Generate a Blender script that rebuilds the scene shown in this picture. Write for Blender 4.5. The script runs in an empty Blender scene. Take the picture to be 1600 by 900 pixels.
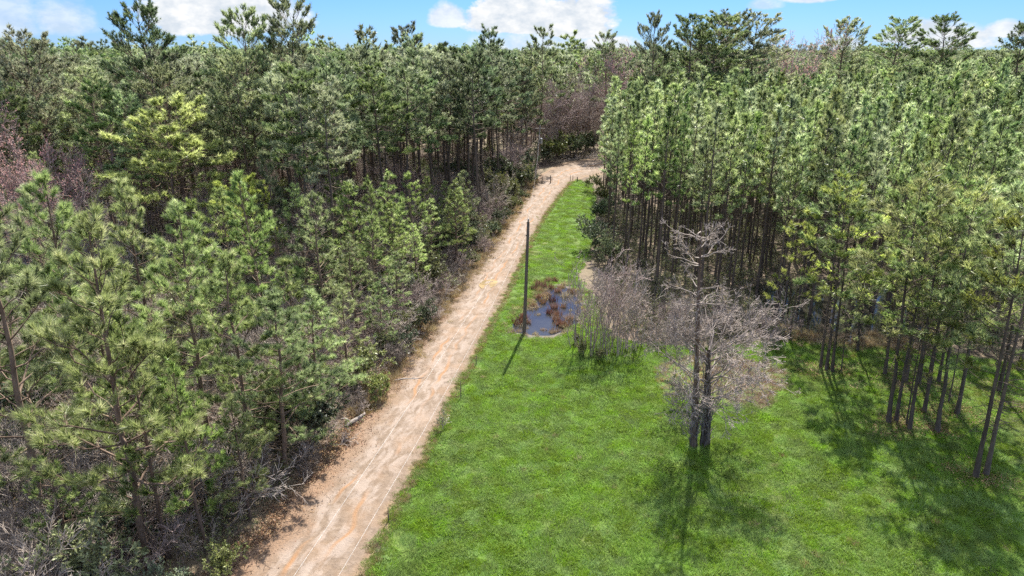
import bpy, math, random
import numpy as np
from mathutils import Vector
R = math.radians
scene = bpy.context.scene
COL = scene.collection

# ------------------------------------------------------------------ camera
CAM_H = 23.0
FPX = 1066.0                       # focal length in pixels of the 1600 px wide photograph
PITCH = math.atan(372 / FPX)
cd = bpy.data.cameras.new("camera")
cd.sensor_width = 36.0
cd.lens = 36.0 * FPX / 1600.0
cd.clip_start = 0.5
cd.clip_end = 9000
cam = bpy.data.objects.new("camera", cd)
COL.objects.link(cam)
cam.location = (0, 0, CAM_H)
cam.rotation_euler = (R(90) - PITCH, 0, 0)
scene.camera = cam

# ------------------------------------------------------------------ light
SUN_AZ, SUN_EL = R(13.5), R(49)
SKY_STRENGTH = 0.15
SUN_STRENGTH = 3.5
EXPOSURE = 2.0
sd = bpy.data.lights.new("sun", 'SUN')
sd.energy = SUN_STRENGTH
sd.angle = R(0.5)
sd.color = (1.0, 0.95, 0.87)
sun = bpy.data.objects.new("sun", sd)
COL.objects.link(sun)
sun.location = (60, 200, 250)
sun.rotation_euler = (R(90) - SUN_EL, 0, R(180) - SUN_AZ)

scene.view_settings.view_transform = 'Standard'
scene.view_settings.look = 'None'
scene.view_settings.gamma = 1.0
scene.view_settings.exposure = EXPOSURE
scene.view_settings.use_curve_mapping = False
cy = scene.cycles
cy.max_bounces = 6
cy.diffuse_bounces = 3
cy.glossy_bounces = 2
cy.transmission_bounces = 4
cy.transparent_max_bounces = 4
cy.caustics_reflective = False
cy.caustics_refractive = False
cy.use_denoising = False
cy.denoiser = "OPENIMAGEDENOISE"
cy.denoising_input_passes = "RGB_ALBEDO_NORMAL"
cy.sample_clamp_indirect = 6.0


# ------------------------------------------------------------------ node helpers
class NT:
    def __init__(s, tree):
        s.t = tree

    def n(s, typ, **kw):
        nd = s.t.nodes.new(typ)
        for k, v in kw.items():
            setattr(nd, k, v)
        return nd

    def l(s, a, b):
        s.t.links.new(a, b)

    def put(s, sock, v):
        if hasattr(v, 'links'):
            s.l(v, sock)
        else:
            sock.default_value = v

    def math(s, op, a, b=0.0, c=None, clamp=False):
        nd = s.n('ShaderNodeMath', operation=op)
        nd.use_clamp = clamp
        s.put(nd.inputs[0], a)
        s.put(nd.inputs[1], b)
        if c is not None:
            s.put(nd.inputs[2], c)
        return nd.outputs[0]

    def mix(s, f, a, b, blend='MIX'):
        nd = s.n('ShaderNodeMix', data_type='RGBA', blend_type=blend)
        s.put(nd.inputs[0], f)
        s.put(nd.inputs[6], a if hasattr(a, 'links') else (*a, 1))
        s.put(nd.inputs[7], b if hasattr(b, 'links') else (*b, 1))
        return nd.outputs[2]

    def noise(s, vec, scale, detail=4.0, rough=0.55, dist=0.0):
        nd = s.n('ShaderNodeTexNoise')
        if vec is not None:
            s.l(vec, nd.inputs['Vector'])
        nd.inputs['Scale'].default_value = scale
        nd.inputs['Detail'].default_value = detail
        nd.inputs['Roughness'].default_value = rough
        nd.inputs['Distortion'].default_value = dist
        return nd.outputs['Fac']

    def ramp(s, f, stops, interp='LINEAR'):
        nd = s.n('ShaderNodeValToRGB')
        cr = nd.color_ramp
        cr.interpolation = interp
        while len(cr.elements) < len(stops):
            cr.elements.new(0.5)
        for e, (p, c) in zip(cr.elements, stops):
            e.position = p
            e.color = (*c, 1) if len(c) == 3 else c
        s.put(nd.inputs[0], f)
        return nd.outputs[0]

    def rng(s, f, a, b, c=0.0, d=1.0):
        nd = s.n('ShaderNodeMapRange')
        nd.clamp = True
        s.put(nd.inputs[0], f)
        for i, v in zip((1, 2, 3, 4), (a, b, c, d)):
            s.put(nd.inputs[i], v)
        return nd.outputs[0]


# ------------------------------------------------------------------ sky with cumulus
world = bpy.data.worlds.new("World")
scene.world = world
world.use_nodes = True
wt = world.node_tree
wt.nodes.clear()
W = NT(wt)
sky = W.n('ShaderNodeTexSky', sky_type='NISHITA')
sky.sun_disc = False
sky.sun_elevation = SUN_EL
sky.sun_rotation = SUN_AZ
sky.air_density = 1.0
sky.dust_density = 0.0
sky.ozone_density = 3.0
hsv = W.n('ShaderNodeHueSaturation')
hsv.inputs['Hue'].default_value = 0.497
hsv.inputs['Saturation'].default_value = 0.36
hsv.inputs['Value'].default_value = 1.2
W.l(sky.outputs[0], hsv.inputs['Color'])
tc = W.n('ShaderNodeTexCoord')
sep = W.n('ShaderNodeSeparateXYZ')
W.l(tc.outputs['Generated'], sep.inputs[0])
AZ = W.math('ARCTAN2', sep.outputs[0], sep.outputs[1])
EL = W.math('ARCSINE', sep.outputs[2])
# clear deep-blue air low over the woods
low = W.mix(1.0, sky.outputs[0], (.078, .132, .26), 'MULTIPLY')
airc = W.mix(W.rng(EL, R(20), R(52)), low, hsv.outputs[0])
comb = W.n('ShaderNodeCombineXYZ')
W.l(AZ, comb.inputs[0])
W.l(W.math('MULTIPLY', EL, 1.7), comb.inputs[1])
nz1 = W.noise(comb.outputs[0], 14.0, 7.0, 0.6, 0.3)
nz2 = W.noise(comb.outputs[0], 60.0, 5.0, 0.6)
wob = W.math('ADD', W.math('MULTIPLY', W.math('SUBTRACT', nz1, 0.5), 2.0),
             W.math('MULTIPLY', W.math('SUBTRACT', nz2, 0.5), 0.7))
# clouds of the day: azimuth, elevation of the flat base, half width, height, softness (degrees)
CLOUDS = [(-35.5, 1.4, 4.0, 3.6, .7, .55), (-31.5, 1.5, 2.6, 2.6, .8, .6), (-38.5, 1.7, 2.5, 1.6, 1.0, .4),
          (-22.0, 2.0, 6.2, 4.4, .35, 1.0), (-17.5, 2.0, 3.0, 2.2, .5, .8),
          (-5.0, 2.1, 1.9, 2.0, .5, .85), (0.3, 1.9, 5.0, 3.4, .35, 1.0), (4.6, 1.6, 4.6, 3.7, .35, 1.0),
          (7.6, -.2, 3.6, 1.7, .5, 1.0), (2.5, 0.2, 7.0, 2.2, .8, .7),
          (21.5, 3.6, 3.6, 1.7, .6, .85), (19.0, 3.0, 1.8, 1.0, .8, .7), (24.6, .2, 1.6, 1.0, .7, .8),
          (30.6, .4, 3.6, 2.0, .5, .95), (34.2, 1.0, 2.0, 1.0, .6, .9), (27.8, .6, 1.8, 1.0, .6, .8)]
mask = None
for (a, e, w, h, soft, dens) in CLOUDS:
    w, h = w * .88, h * .9
    dx = W.math('DIVIDE', W.math('SUBTRACT', AZ, R(a)), R(w))
    dyu = W.math('DIVIDE', W.math('SUBTRACT', EL, R(e)), R(h))
    dyd = W.math('DIVIDE', W.math('SUBTRACT', EL, R(e)), R(h * 0.28))
    up = W.math('GREATER_THAN', dyu, 0.0)
    dy = W.math('ADD', W.math('MULTIPLY', dyu, up), W.math('MULTIPLY', dyd, W.math('SUBTRACT', 1.0, up)))
    d2 = W.math('ADD', W.math('MULTIPLY', dx, dx), W.math('MULTIPLY', dy, dy))
    f = W.math('ADD', W.math('SUBTRACT', 1.0, d2), W.math('MULTIPLY', wob, 1.0))
    m = W.math('MULTIPLY', W.rng(f, 0.02, 0.02 + soft, 0, 1), dens)
    mask = m if mask is None else W.math('MAXIMUM', mask, m)
nzs = W.noise(comb.outputs[0], 30.0, 5.0, 0.6)
ccol = W.mix(W.rng(nzs, .38, .6), (1.2, 1.32, 1.46), (1.68, 1.7, 1.72))
bgc = W.mix(mask, airc, ccol)
bg = W.n('ShaderNodeBackground')
bg.inputs['Strength'].default_value = SKY_STRENGTH
W.l(bgc, bg.inputs['Color'])
wo = W.n('ShaderNodeOutputWorld')
W.l(bg.outputs[0], wo.inputs[0])


# ------------------------------------------------------------------ materials
def new_mat(name):
    m = bpy.data.materials.new(name)
    m.use_nodes = True
    m.node_tree.nodes.clear()
    return m, NT(m.node_tree)


def out(T, shader):
    o = T.n('ShaderNodeOutputMaterial')
    T.l(shader, o.inputs[0])


def princ(T, col, rough=0.8, spec=0.3, bump=None, bstr=0.3, bdist=0.05):
    p = T.n('ShaderNodeBsdfPrincipled')
    T.put(p.inputs['Base Color'], col if hasattr(col, 'links') else (*col, 1))
    T.put(p.inputs['Roughness'], rough)
    p.inputs['Specular IOR Level'].default_value = spec
    if bump is not None:
        b = T.n('ShaderNodeBump')
        b.inputs['Strength'].default_value = bstr
        b.inputs['Distance'].default_value = bdist
        T.l(bump, b.inputs['Height'])
        T.l(b.outputs[0], p.inputs['Normal'])
    return p.outputs[0]


def leafy(name, stops, transl=0.4, rough=0.42, spec=0.42, rand=0.5, hue=0.03):
    """needles and leaves: per-cluster tint attribute + a tint per plant, part of the light passes through"""
    m, T = new_mat(name)
    at = T.n('ShaderNodeAttribute', attribute_name='tint')
    oi = T.n('ShaderNodeObjectInfo')
    f = T.math('ADD', at.outputs['Fac'], T.math('MULTIPLY', T.math('SUBTRACT', oi.outputs['Random'], 0.5), rand), clamp=True)
    c = T.ramp(f, stops)
    h = T.n('ShaderNodeHueSaturation')
    r2 = T.math('FRACT', T.math('MULTIPLY', oi.outputs['Random'], 17.31))
    T.l(T.math('ADD', 0.5 - hue / 2, T.math('MULTIPLY', r2, hue)), h.inputs['Hue'])
    r3 = T.math('FRACT', T.math('MULTIPLY', oi.outputs['Random'], 91.7))
    T.l(T.math('ADD', 0.8, T.math('MULTIPLY', r3, 0.35)), h.inputs['Saturation'])
    T.l(T.math('ADD', 0.68, T.math('MULTIPLY', r2, 0.62)), h.inputs['Value'])
    T.l(c, h.inputs['Color'])
    p = princ(T, h.outputs[0], rough, spec)
    tr = T.n('ShaderNodeBsdfTranslucent')
    T.l(h.outputs[0], tr.inputs['Color'])
    mx = T.n('ShaderNodeMixShader')
    mx.inputs[0].default_value = transl
    T.l(p, mx.inputs[1])
    T.l(tr.outputs[0], mx.inputs[2])
    out(T, mx.outputs[0])
    return m


def barky(name, c1, c2, scale=6.0, rand=0.5, spec=0.2):
    m, T = new_mat(name)
    ge = T.n('ShaderNodeTexCoord')
    mp = T.n('ShaderNodeMapping')
    mp.inputs['Scale'].default_value = (1, 1, 0.25)
    T.l(ge.outputs['Object'], mp.inputs[0])
    n = T.noise(mp.outputs[0], scale, 5, 0.65)
    oi = T.n('ShaderNodeObjectInfo')
    f = T.math('ADD', T.rng(n, .3, .7), T.math('MULTIPLY', T.math('SUBTRACT', oi.outputs['Random'], 0.5), rand), clamp=True)
    out(T, princ(T, T.mix(f, c1, c2), 0.9, spec, n, 0.6, 0.04))
    return m


M = {}
M['needle'] = leafy('pine_needles', [(0, (.085, .125, .04)), (.45, (.265, .335, .12)), (.8, (.44, .51, .21)), (1, (.60, .63, .34))], .5)
M['needle_dark'] = leafy('dark_pine_needles', [(0, (.06, .098, .035)), (.5, (.175, .24, .088)), (.85, (.32, .395, .16)), (1, (.47, .52, .25))], .47)
M['needle_light'] = leafy('light_yellow_green_needles', [(0, (.12, .155, .035)), (.5, (.32, .37, .10)), (1, (.55, .58, .22))], .5)
M['needle_yellow'] = leafy('yellow_green_pine_needles', [(0, (.22, .28, .045)), (.5, (.46, .53, .10)), (1, (.66, .70, .22))], .54, rand=.1, hue=.01)
M['needle_grey'] = leafy('grey_green_pine_needles', [(0, (.11, .14, .065)), (.5, (.305, .34, .17)), (1, (.53, .55, .33))], .47)
M['leaf'] = leafy('evergreen_leaves', [(0, (.045, .065, .03)), (.5, (.10, .13, .06)), (1, (.22, .25, .12))], .3, .5, .4)
M['leaf_olive'] = leafy('olive_leaves', [(0, (.10, .115, .04)), (.5, (.19, .21, .075)), (1, (.30, .32, .12))], .35, .45, .4)
M['grass'] = leafy('meadow_grass_blades', [(0, (.135, .222, .036)), (.5, (.185, .29, .048)), (1, (.25, .345, .078))], .5, .5, .2, .22, .02)
M['grass_dull'] = leafy('dull_grass_blades', [(0, (.15, .205, .042)), (.5, (.205, .265, .06)), (1, (.28, .315, .1))], .45, .5, .2, .35, .04)
M['straw'] = leafy('dry_straw', [(0, (.20, .14, .07)), (.5, (.34, .25, .13)), (1, (.50, .40, .24))], .3, .7, .2, .5, .05)
M['bramble'] = leafy('dead_bramble', [(0, (.19, .11, .08)), (.5, (.32, .21, .16)), (1, (.48, .36, .28))], .2, .7, .2, .4, .04)
M['reed'] = leafy('dead_reed_blades', [(0, (.08, .04, .028)), (.5, (.19, .095, .058)), (1, (.34, .21, .13))], .25, .7, .2, .6, .05)
M['litter'] = leafy('fallen_leaves', [(0, (.10, .06, .034)), (.5, (.26, .15, .08)), (1, (.38, .25, .15))], .1, .8, .2, .3, .05)
M['bud'] = leafy('red_maple_buds', [(0, (.40, .16, .15)), (.5, (.60, .32, .30)), (1, (.70, .46, .43))], .35, .6, .2, .3, .04)
M['bark'] = barky('pine_bark', (.085, .056, .038), (.22, .16, .115))
M['bark_dark'] = barky('dark_bark', (.06, .044, .033), (.155, .12, .092))
M['twig'] = barky('grey_twigs', (.23, .18, .148), (.44, .37, .315), 3.0)
M['twig_mauve'] = barky('mauve_twigs', (.20, .148, .132), (.40, .31, .28), 3.0)
M['twig_pale'] = barky('pale_twigs', (.215, .175, .145), (.40, .34, .285), 3.0)
M['deadwood'] = barky('weathered_deadwood', (.15, .125, .105), (.38, .335, .29), 3.0)
M['twig_brown'] = barky('brown_grey_twigs', (.19, .15, .125), (.39, .33, .285), 3.0)
M['brush'] = barky('dark_brush', (.07, .056, .046), (.21, .175, .15), 3.0)
M['pole'] = barky('creosoted_pole_wood', (.06, .048, .038), (.15, .12, .095), 8.0)
M['pole_pale'] = barky('weathered_pole_wood', (.16, .14, .12), (.34, .31, .28), 8.0)


def simple(name, col, rough=.6, spec=.4, metal=0.0):
    m, T = new_mat(name)
    p = T.n('ShaderNodeBsdfPrincipled')
    tcn = T.n('ShaderNodeTexCoord')
    n = T.noise(tcn.outputs['Object'], 9.0, 4)
    T.l(T.mix(T.rng(n, .3, .7), [c * .75 for c in col], [min(1, c * 1.2) for c in col]), p.inputs['Base Color'])
    p.inputs['Roughness'].default_value = rough
    p.inputs['Specular IOR Level'].default_value = spec
    p.inputs['Metallic'].default_value = metal
    out(T, p.outputs[0])
    return m


M['wire'] = simple('aluminium_wire', (.34, .335, .32), .5, .4, .3)
M['can'] = simple('grey_painted_steel', (.36, .38, .39), .5)
M['ceramic'] = simple('glazed_ceramic', (.30, .27, .25), .3)
M['stake'] = simple('rusty_steel', (.14, .11, .09), .7)


def mat_forest_floor():
    m, T = new_mat('forest_floor')
    g = T.n('ShaderNodeNewGeometry')
    a = T.noise(g.outputs['Position'], .12, 5, .6)
    b = T.noise(g.outputs['Position'], 1.6, 6, .7)
    c = T.noise(g.outputs['Position'], 9.0, 4, .7)
    base = T.ramp(b, [(.25, (.05, .037, .028)), (.45, (.10, .075, .056)), (.6, (.165, .122, .09)), (.75, (.235, .18, .135))])
    base = T.mix(T.rng(a, .42, .62), base, T.mix(.55, base, (.20, .17, .10)))
    base = T.mix(T.rng(c, .6, .75), base, (.27, .23, .185))
    out(T, princ(T, base, .95, .15, T.math('ADD', b, T.math('MULTIPLY', c, .5)), .7, .12))
    return m


def mat_meadow():
    m, T = new_mat('meadow_turf')
    g = T.n('ShaderNodeNewGeometry')
    a = T.noise(g.outputs['Position'], .10, 4, .6)
    b = T.noise(g.outputs['Position'], .9, 6, .65)
    c = T.noise(g.outputs['Position'], 8.0, 4, .7)
    base = T.ramp(b, [(.3, (.045, .085, .014)), (.5, (.07, .125, .02)), (.7, (.10, .155, .03))])
    base = T.mix(T.rng(a, .5, .66, 0, .7), base, (.125, .13, .045))
    base = T.mix(T.rng(c, .55, .75, 0, .5), base, (.13, .14, .05))
    out(T, princ(T, base, .9, .15, T.math('ADD', b, c), .8, .1))
    return m


def mat_road():
    m, T = new_mat('sandy_dirt_track')
    g = T.n('ShaderNodeNewGeometry')
    at = T.n('ShaderNodeAttribute', attribute_name='across')
    al = T.n('ShaderNodeAttribute', attribute_name='along')
    v = T.n('ShaderNodeCombineXYZ')
    T.l(T.math('MULTIPLY', at.outputs['Fac'], 5.5), v.inputs[0])
    T.l(T.math('MULTIPLY', al.outputs['Fac'], .34), v.inputs[1])
    V = v.outputs[0]
    streak = T.noise(V, 1.7, 6, .65, .4)
    n1 = T.noise(g.outputs['Position'], .45, 5, .6)
    n2 = T.noise(g.outputs['Position'], 3.2, 6, .7, .5)
    n3 = T.noise(g.outputs['Position'], 14.0, 4, .7)
    x = at.outputs['Fac']
    base = T.ramp(n2, [(.25, (.105, .074, .050)), (.5, (.155, .113, .08)), (.75, (.205, .156, .116))])
    # washed-out pale crown of the track
    centre = T.math('SUBTRACT', 1.0, T.math('ABSOLUTE', T.math('MULTIPLY', T.math('SUBTRACT', x, .55), 2.6)), clamp=True)
    pale = T.math('MULTIPLY', T.rng(streak, .44, .56), T.rng(centre, .1, .5), clamp=True)
    base = T.mix(T.math('MULTIPLY', pale, .5), base, (.30, .245, .205))
    # orange clay where wheels have cut through, broken in stretches
    for c0, off in ((.44, 0.0), (.66, 7.3)):
        wob_ = T.noise(T.math('ADD', al.outputs['Fac'], off), .12, 2)
        dd = T.math('ABSOLUTE', T.math('SUBTRACT', T.math('ADD', x, T.math('MULTIPLY', T.math('SUBTRACT', wob_, .5), .16)), c0))
        line = T.rng(dd, .006, .03, 1, 0)
        seg_ = T.noise(T.math('ADD', al.outputs['Fac'], off * 3 + 3), .09, 2)
        line = T.math('MULTIPLY', line, T.rng(seg_, .46, .56))
        base = T.mix(T.math('MULTIPLY', line, .9), base, (.235, .125, .058))
    base = T.mix(T.math('MULTIPLY', T.rng(n1, .5, .68), .55), base, (.20, .13, .08))
    # leaf mould and soil at the sides
    ed = T.math('ADD', T.math('ABSOLUTE', T.math('SUBTRACT', x, .5)), T.math('MULTIPLY', T.math('SUBTRACT', n1, .5), .22))
    lim = T.rng(al.outputs['Fac'], 0, 45, .34, .10)
    xn = T.math('ADD', x, T.math('MULTIPLY', T.math('SUBTRACT', n1, .5), .5))
    base = T.mix(T.math('MULTIPLY', T.rng(T.math('SUBTRACT', xn, lim), -.12, .06, 1, 0), .8), base, T.ramp(n3, [(.35, (.10, .065, .042)), (.65, (.27, .165, .10))]))
    base = T.mix(T.rng(ed, .40, .5, 0, .85), base, T.mix(T.rng(n2, .35, .65), (.16, .10, .06), (.24, .17, .10)))
    base = T.mix(T.rng(n3, .58, .75, 0, .45), base, (.24, .17, .12))
    out(T, princ(T, base, .92, .2, T.math('ADD', T.math('MULTIPLY', n2, .8), T.math('MULTIPLY', n3, .4)), .8, .10))
    return m


def mat_water(name, col, rough=.03, ior=1.45):
    m, T = new_mat(name)
    g = T.n('ShaderNodeNewGeometry')
    n = T.noise(g.outputs['Position'], 2.2, 3, .5)
    p = T.n('ShaderNodeBsdfPrincipled')
    n2 = T.noise(g.outputs['Position'], .5, 4, .6)
    T.l(T.mix(T.rng(n2, .35, .65), col, [c * 1.8 for c in col]), p.inputs['Base Color'])
    p.inputs['Roughness'].default_value = rough
    p.inputs['IOR'].default_value = ior
    b = T.n('ShaderNodeBump')
    b.inputs['Strength'].default_value = .12
    b.inputs['Distance'].default_value = .02
    T.l(n, b.inputs['Height'])
    T.l(b.outputs[0], p.inputs['Normal'])
    out(T, p.outputs[0])
    return m


M['floor'] = mat_forest_floor()
M['mud'] = simple('wet_mud', (.07, .055, .038), .7, .25)
M['meadow'] = mat_meadow()
M['road'] = mat_road()
M['water'] = mat_water('still_pond_water', (.017, .016, .012), .04, 1.6)
M['puddle'] = mat_water('muddy_puddle_water', (.19, .14, .075), .12, 1.33)


# ------------------------------------------------------------------ geometry helpers
def at(u, v, z=0.0):
    """ground point seen at pixel (u, v) of the photograph"""
    x = (u - 800) / FPX
    y = (450 - v) / FPX
    dy = math.cos(PITCH) + y * math.sin(PITCH)
    dz = -math.sin(PITCH) + y * math.cos(PITCH)
    t = (z - CAM_H) / dz
    return np.array((x * t, dy * t))


def norm(a):
    return a / np.maximum(np.linalg.norm(a, axis=-1, keepdims=True), 1e-9)


def tubes(P, Rr, s):
    P = np.asarray(P, float)
    Rr = np.asarray(Rr, float)
    m, k, _ = P.shape
    d = norm(P[:, -1] - P[:, 0])
    ref = np.where(np.abs(d[:, 2:3]) > .85, np.array([[1., 0, 0]]), np.array([[0, 0, 1.]]))
    u = norm(np.cross(d, ref))
    w = np.cross(d, u)
    a = np.arange(s) * 2 * np.pi / s
    off = np.cos(a)[None, :, None] * u[:, None] + np.sin(a)[None, :, None] * w[:, None]
    V = P[:, :, None, :] + Rr[:, :, None, None] * off[:, None]
    mi, ki, si = np.meshgrid(np.arange(m), np.arange(k - 1), np.arange(s), indexing='ij')
    i00 = (mi * k + ki) * s + si
    i01 = (mi * k + ki) * s + (si + 1) % s
    i10 = i00 + s
    i11 = i01 + s
    T = np.stack([np.stack([i00, i01, i11], -1), np.stack([i00, i11, i10], -1)], -2).reshape(-1, 3)
    return V.reshape(-1, 3), T


def blades(C, D, L, K, w, spread, rng, tint, droop=.1, along=.5):
    """K needle-like blades round every centre C, fanning about direction D"""
    n = len(C)
    dirs = norm(D[:, None] + rng.normal(size=(n, K, 3)) * spread)
    L = np.broadcast_to(np.asarray(L, float).reshape(-1, 1), (n, K)) * rng.uniform(.65, 1.1, (n, K))
    base = C[:, None] - D[:, None] * (L * along * rng.uniform(-.2, 1, (n, K)))[..., None]
    side = norm(np.cross(dirs, rng.normal(size=(n, K, 3)))) * (w * .5)
    tip = base + dirs * L[..., None]
    tip[..., 2] -= droop * L * rng.uniform(0, 1, (n, K))
    V = np.stack([base - side, base + side, tip], 2).reshape(-1, 3)
    T = np.arange(n * K * 3).reshape(-1, 3)
    tt = np.clip(np.broadcast_to(np.asarray(tint).reshape(-1, 1), (n, K)) + rng.normal(size=(n, K)) * .12, 0, 1)
    return V, T, tt.reshape(-1)


def mk_mesh(name, chunks, mats):
    """chunks: (V, T, material index[, tint per face])"""
    Vs, Ts, Ms, Cs = [], [], [], []
    o = 0
    for ch in chunks:
        V, T, mi = ch[0], ch[1], ch[2]
        Vs.append(V)
        Ts.append(T + o)
        Ms.append(np.full(len(T), mi, np.int32))
        Cs.append(np.asarray(ch[3], np.float32) if len(ch) > 3 else np.full(len(T), .5, np.float32))
        o += len(V)
    V = np.concatenate(Vs).astype(np.float32)
    T = np.concatenate(Ts).astype(np.int32)
    me = bpy.data.meshes.new(name)
    me.vertices.add(len(V))
    me.vertices.foreach_set('co', V.ravel())
    me.loops.add(T.size)
    me.loops.foreach_set('vertex_index', T.ravel())
    me.polygons.add(len(T))
    me.polygons.foreach_set('loop_start', np.arange(len(T), dtype=np.int32) * 3)
    me.polygons.foreach_set('material_index', np.concatenate(Ms))
    me.attributes.new('tint', 'FLOAT', 'FACE').data.foreach_set('value', np.concatenate(Cs))
    for m in mats:
        me.materials.append(m)
    me.update(calc_edges=True)
    return me


def link(name, me, parent=None, loc=(0, 0, 0), **props):
    o = bpy.data.objects.new(name, me)
    COL.objects.link(o)
    o.location = loc
    if parent is not None:
        o.parent = parent
    for k, v in props.items():
        if v is not None:
            o[k] = v
    return o


def thing(name, label, cat, loc, rz=0.0, sc=1.0, group=None):
    o = bpy.data.objects.new(name, None)
    COL.objects.link(o)
    o.empty_display_size = .3
    o.location = loc
    o.rotation_euler = (0, 0, rz)
    o.scale = sc if hasattr(sc, '__len__') else (sc, sc, sc)
    o['label'] = label
    o['category'] = cat
    if group:
        o['group'] = group
    return o


def plant(name, kit, x, y, label, cat, rz=0.0, sc=1.0, group=None, z=0.0, tilt=None):
    """a tree: an Empty at its foot with the kit's parts (copies share mesh data)"""
    t = thing(name, label, cat, (x, y, z), rz, sc, group)
    if tilt:
        t.rotation_euler = (tilt[0], tilt[1], rz)
    for pn, me in kit:
        link(pn, me, t)
    return t


# ------------------------------------------------------------------ pines
def pine_parts(seed, H, cb, Rc, nb, K, bl, bw, shape='young', tr=.16, sides=7, ts=1.0, subs=1.0, dead=6, lean=.25, bs=3):
    rng = np.random.default_rng(seed)
    k = 10
    h = np.linspace(0, 1, k)
    wx = np.cumsum(rng.normal(size=k)) * .05 * lean
    wy = np.cumsum(rng.normal(size=k)) * .05 * lean
    ax = np.stack([(wx - wx[0]) * H * .3, (wy - wy[0]) * H * .3, h * H], -1)
    tr_r = tr * (1 - h * .93) ** .85
    tr_r[0] *= 1.3

    def axis(t):
        return np.stack([np.interp(t, h, ax[:, i]) for i in range(3)], -1)
    wood = [tubes(ax[None], tr_r[None], sides)]
    # live branches
    tt = ((np.arange(nb) + rng.uniform(0, 1, nb)) / nb)
    if shape == 'mature':
        tt = tt ** .8
    t = cb + (1 - cb) * tt * .985
    az = np.arange(nb) * 2.4 + rng.normal(size=nb) * .5
    if shape == 'young':
        L = Rc * (1.02 - tt) ** .7 * np.minimum(1, .55 + tt * 3)
        el = R(2) + tt * R(58) + rng.normal(size=nb) * R(8)
    elif shape == 'mature':
        L = Rc * np.sqrt(np.clip(1 - (1.5 * tt - .66) ** 2, .05, 1)) * (1.05 - .3 * tt)
        el = R(0) + tt ** 1.5 * R(48) + rng.normal(size=nb) * R(9)
    else:   # slim stand-grown
        L = Rc * (1.03 - tt) ** .55 * np.minimum(1, .5 + tt * 2)
        el = R(12) + tt * R(60) + rng.normal(size=nb) * R(10)
    L = np.maximum(L * rng.uniform(.6, 1.2, nb), .25)
    B = axis(t)
    hd = np.stack([np.cos(az), np.sin(az), np.zeros(nb)], -1)
    s = np.linspace(0, 1, 5)
    up = np.array([0, 0, 1.])
    P = B[:, None] + (hd[:, None] * (np.cos(el) * L)[:, None, None] * s[None, :, None]
                      + up * ((np.sin(el) * L)[:, None] * s + (L * .16)[:, None] * s ** 2)[..., None])
    P[:, 1:] += rng.normal(size=(nb, 4, 3)) * (L * .035)[:, None, None]
    br = np.interp(t, h, tr_r)
    r0 = np.minimum(br * .55, .012 + L * .014)
    rad = r0[:, None] * (1 - s * .75)
    wood.append(tubes(P, rad, 4 if bs > 3 else 3))
    # dead stubs under the crown
    if dead:
        dt = rng.uniform(cb * .45, cb, dead)
        da = rng.uniform(0, 6.28, dead)
        dl = rng.uniform(.3, 1.0, dead) * Rc * .6
        db = axis(dt)
        dv = np.stack([np.cos(da), np.sin(da), rng.normal(size=dead) * .25], -1)
        s3 = np.linspace(0, 1, 3)
        DP = db[:, None] + dv[:, None] * dl[:, None, None] * s3[None, :, None]
        wood.append(tubes(DP, np.full((dead, 1), .018 + .02 * tr) * (1 - s3 * .7), 3))
    # shoots along each branch, a brush of needles on every shoot
    ns = np.maximum(2, (L * 2.3 * subs + 1.2)).astype(int)
    bi = np.repeat(np.arange(nb), ns)
    m = len(bi)
    sv = (.42 if shape != 'slim' else .3) + (.58 if shape != 'slim' else .7) * rng.uniform(0, 1, m) ** .8
    seg = np.minimum((sv * 4).astype(int), 3)
    fr = sv * 4 - seg
    p0 = P[bi, seg] * (1 - fr)[:, None] + P[bi, seg + 1] * fr[:, None]
    tan = norm(P[bi, seg + 1] - P[bi, seg])
    lat = norm(np.cross(tan, up)) * rng.choice([-1, 1], m)[:, None]
    dirn = norm(tan * .75 + lat * rng.uniform(.2, 1.0, m)[:, None] + up * rng.uniform(.0, .55, m)[:, None])
    sl = (L[bi] * (.48 if shape == 'mature' else .36) * (1.15 - sv) + .22) * rng.uniform(.6, 1.2, m)
    s3 = np.linspace(0, 1, 3)
    SP = p0[:, None] + dirn[:, None] * sl[:, None, None] * s3[None, :, None]
    SP[..., 2] += (sl[:, None] * .2) * s3 ** 2
    twig = tubes(SP, np.full((m, 1), .013) * (1 - s3 * .5), 3)
    ends = SP[:, 2]
    C = [ends]
    D = [norm(dirn + up * .45)]
    mid = rng.uniform(0, 1, m) < np.clip(sl * 1.1, 0, .9)
    C.append((SP[mid, 1] + SP[mid, 2]) * .5)
    D.append(norm(dirn[mid] * .6 + up * .6 + rng.normal(size=(mid.sum(), 3)) * .4))
    C.append(P[:, -1])
    D.append(norm(P[:, -1] - P[:, -2] + up * .15))
    topn = 4
    C.append(axis(np.linspace(.965, 1, topn)))
    D.append(norm(np.tile(up, (topn, 1)) + rng.normal(size=(topn, 3)) * .25))
    C = np.concatenate(C)
    D = np.concatenate(D)
    sz = bl * rng.uniform(.6, 1.3, len(C)) * ts
    tint = np.clip(rng.normal(size=len(C)) * .24 + .45, 0, 1)
    fol = blades(C, D, sz, K, bw, .42, rng, tint, .18, .35)
    return wood, twig, fol


def pine_kit(name, needle, bark, *a, **k):
    wood, twig, fol = pine_parts(*a, **k)
    return [('trunk', mk_mesh(name + '_trunk', [(*w, 0) for w in wood], [M[bark]])),
            ('crown', mk_mesh(name + '_crown', [(*twig, 1), (fol[0], fol[1], 0, fol[2])], [M[needle], M[bark]]))]


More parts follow.
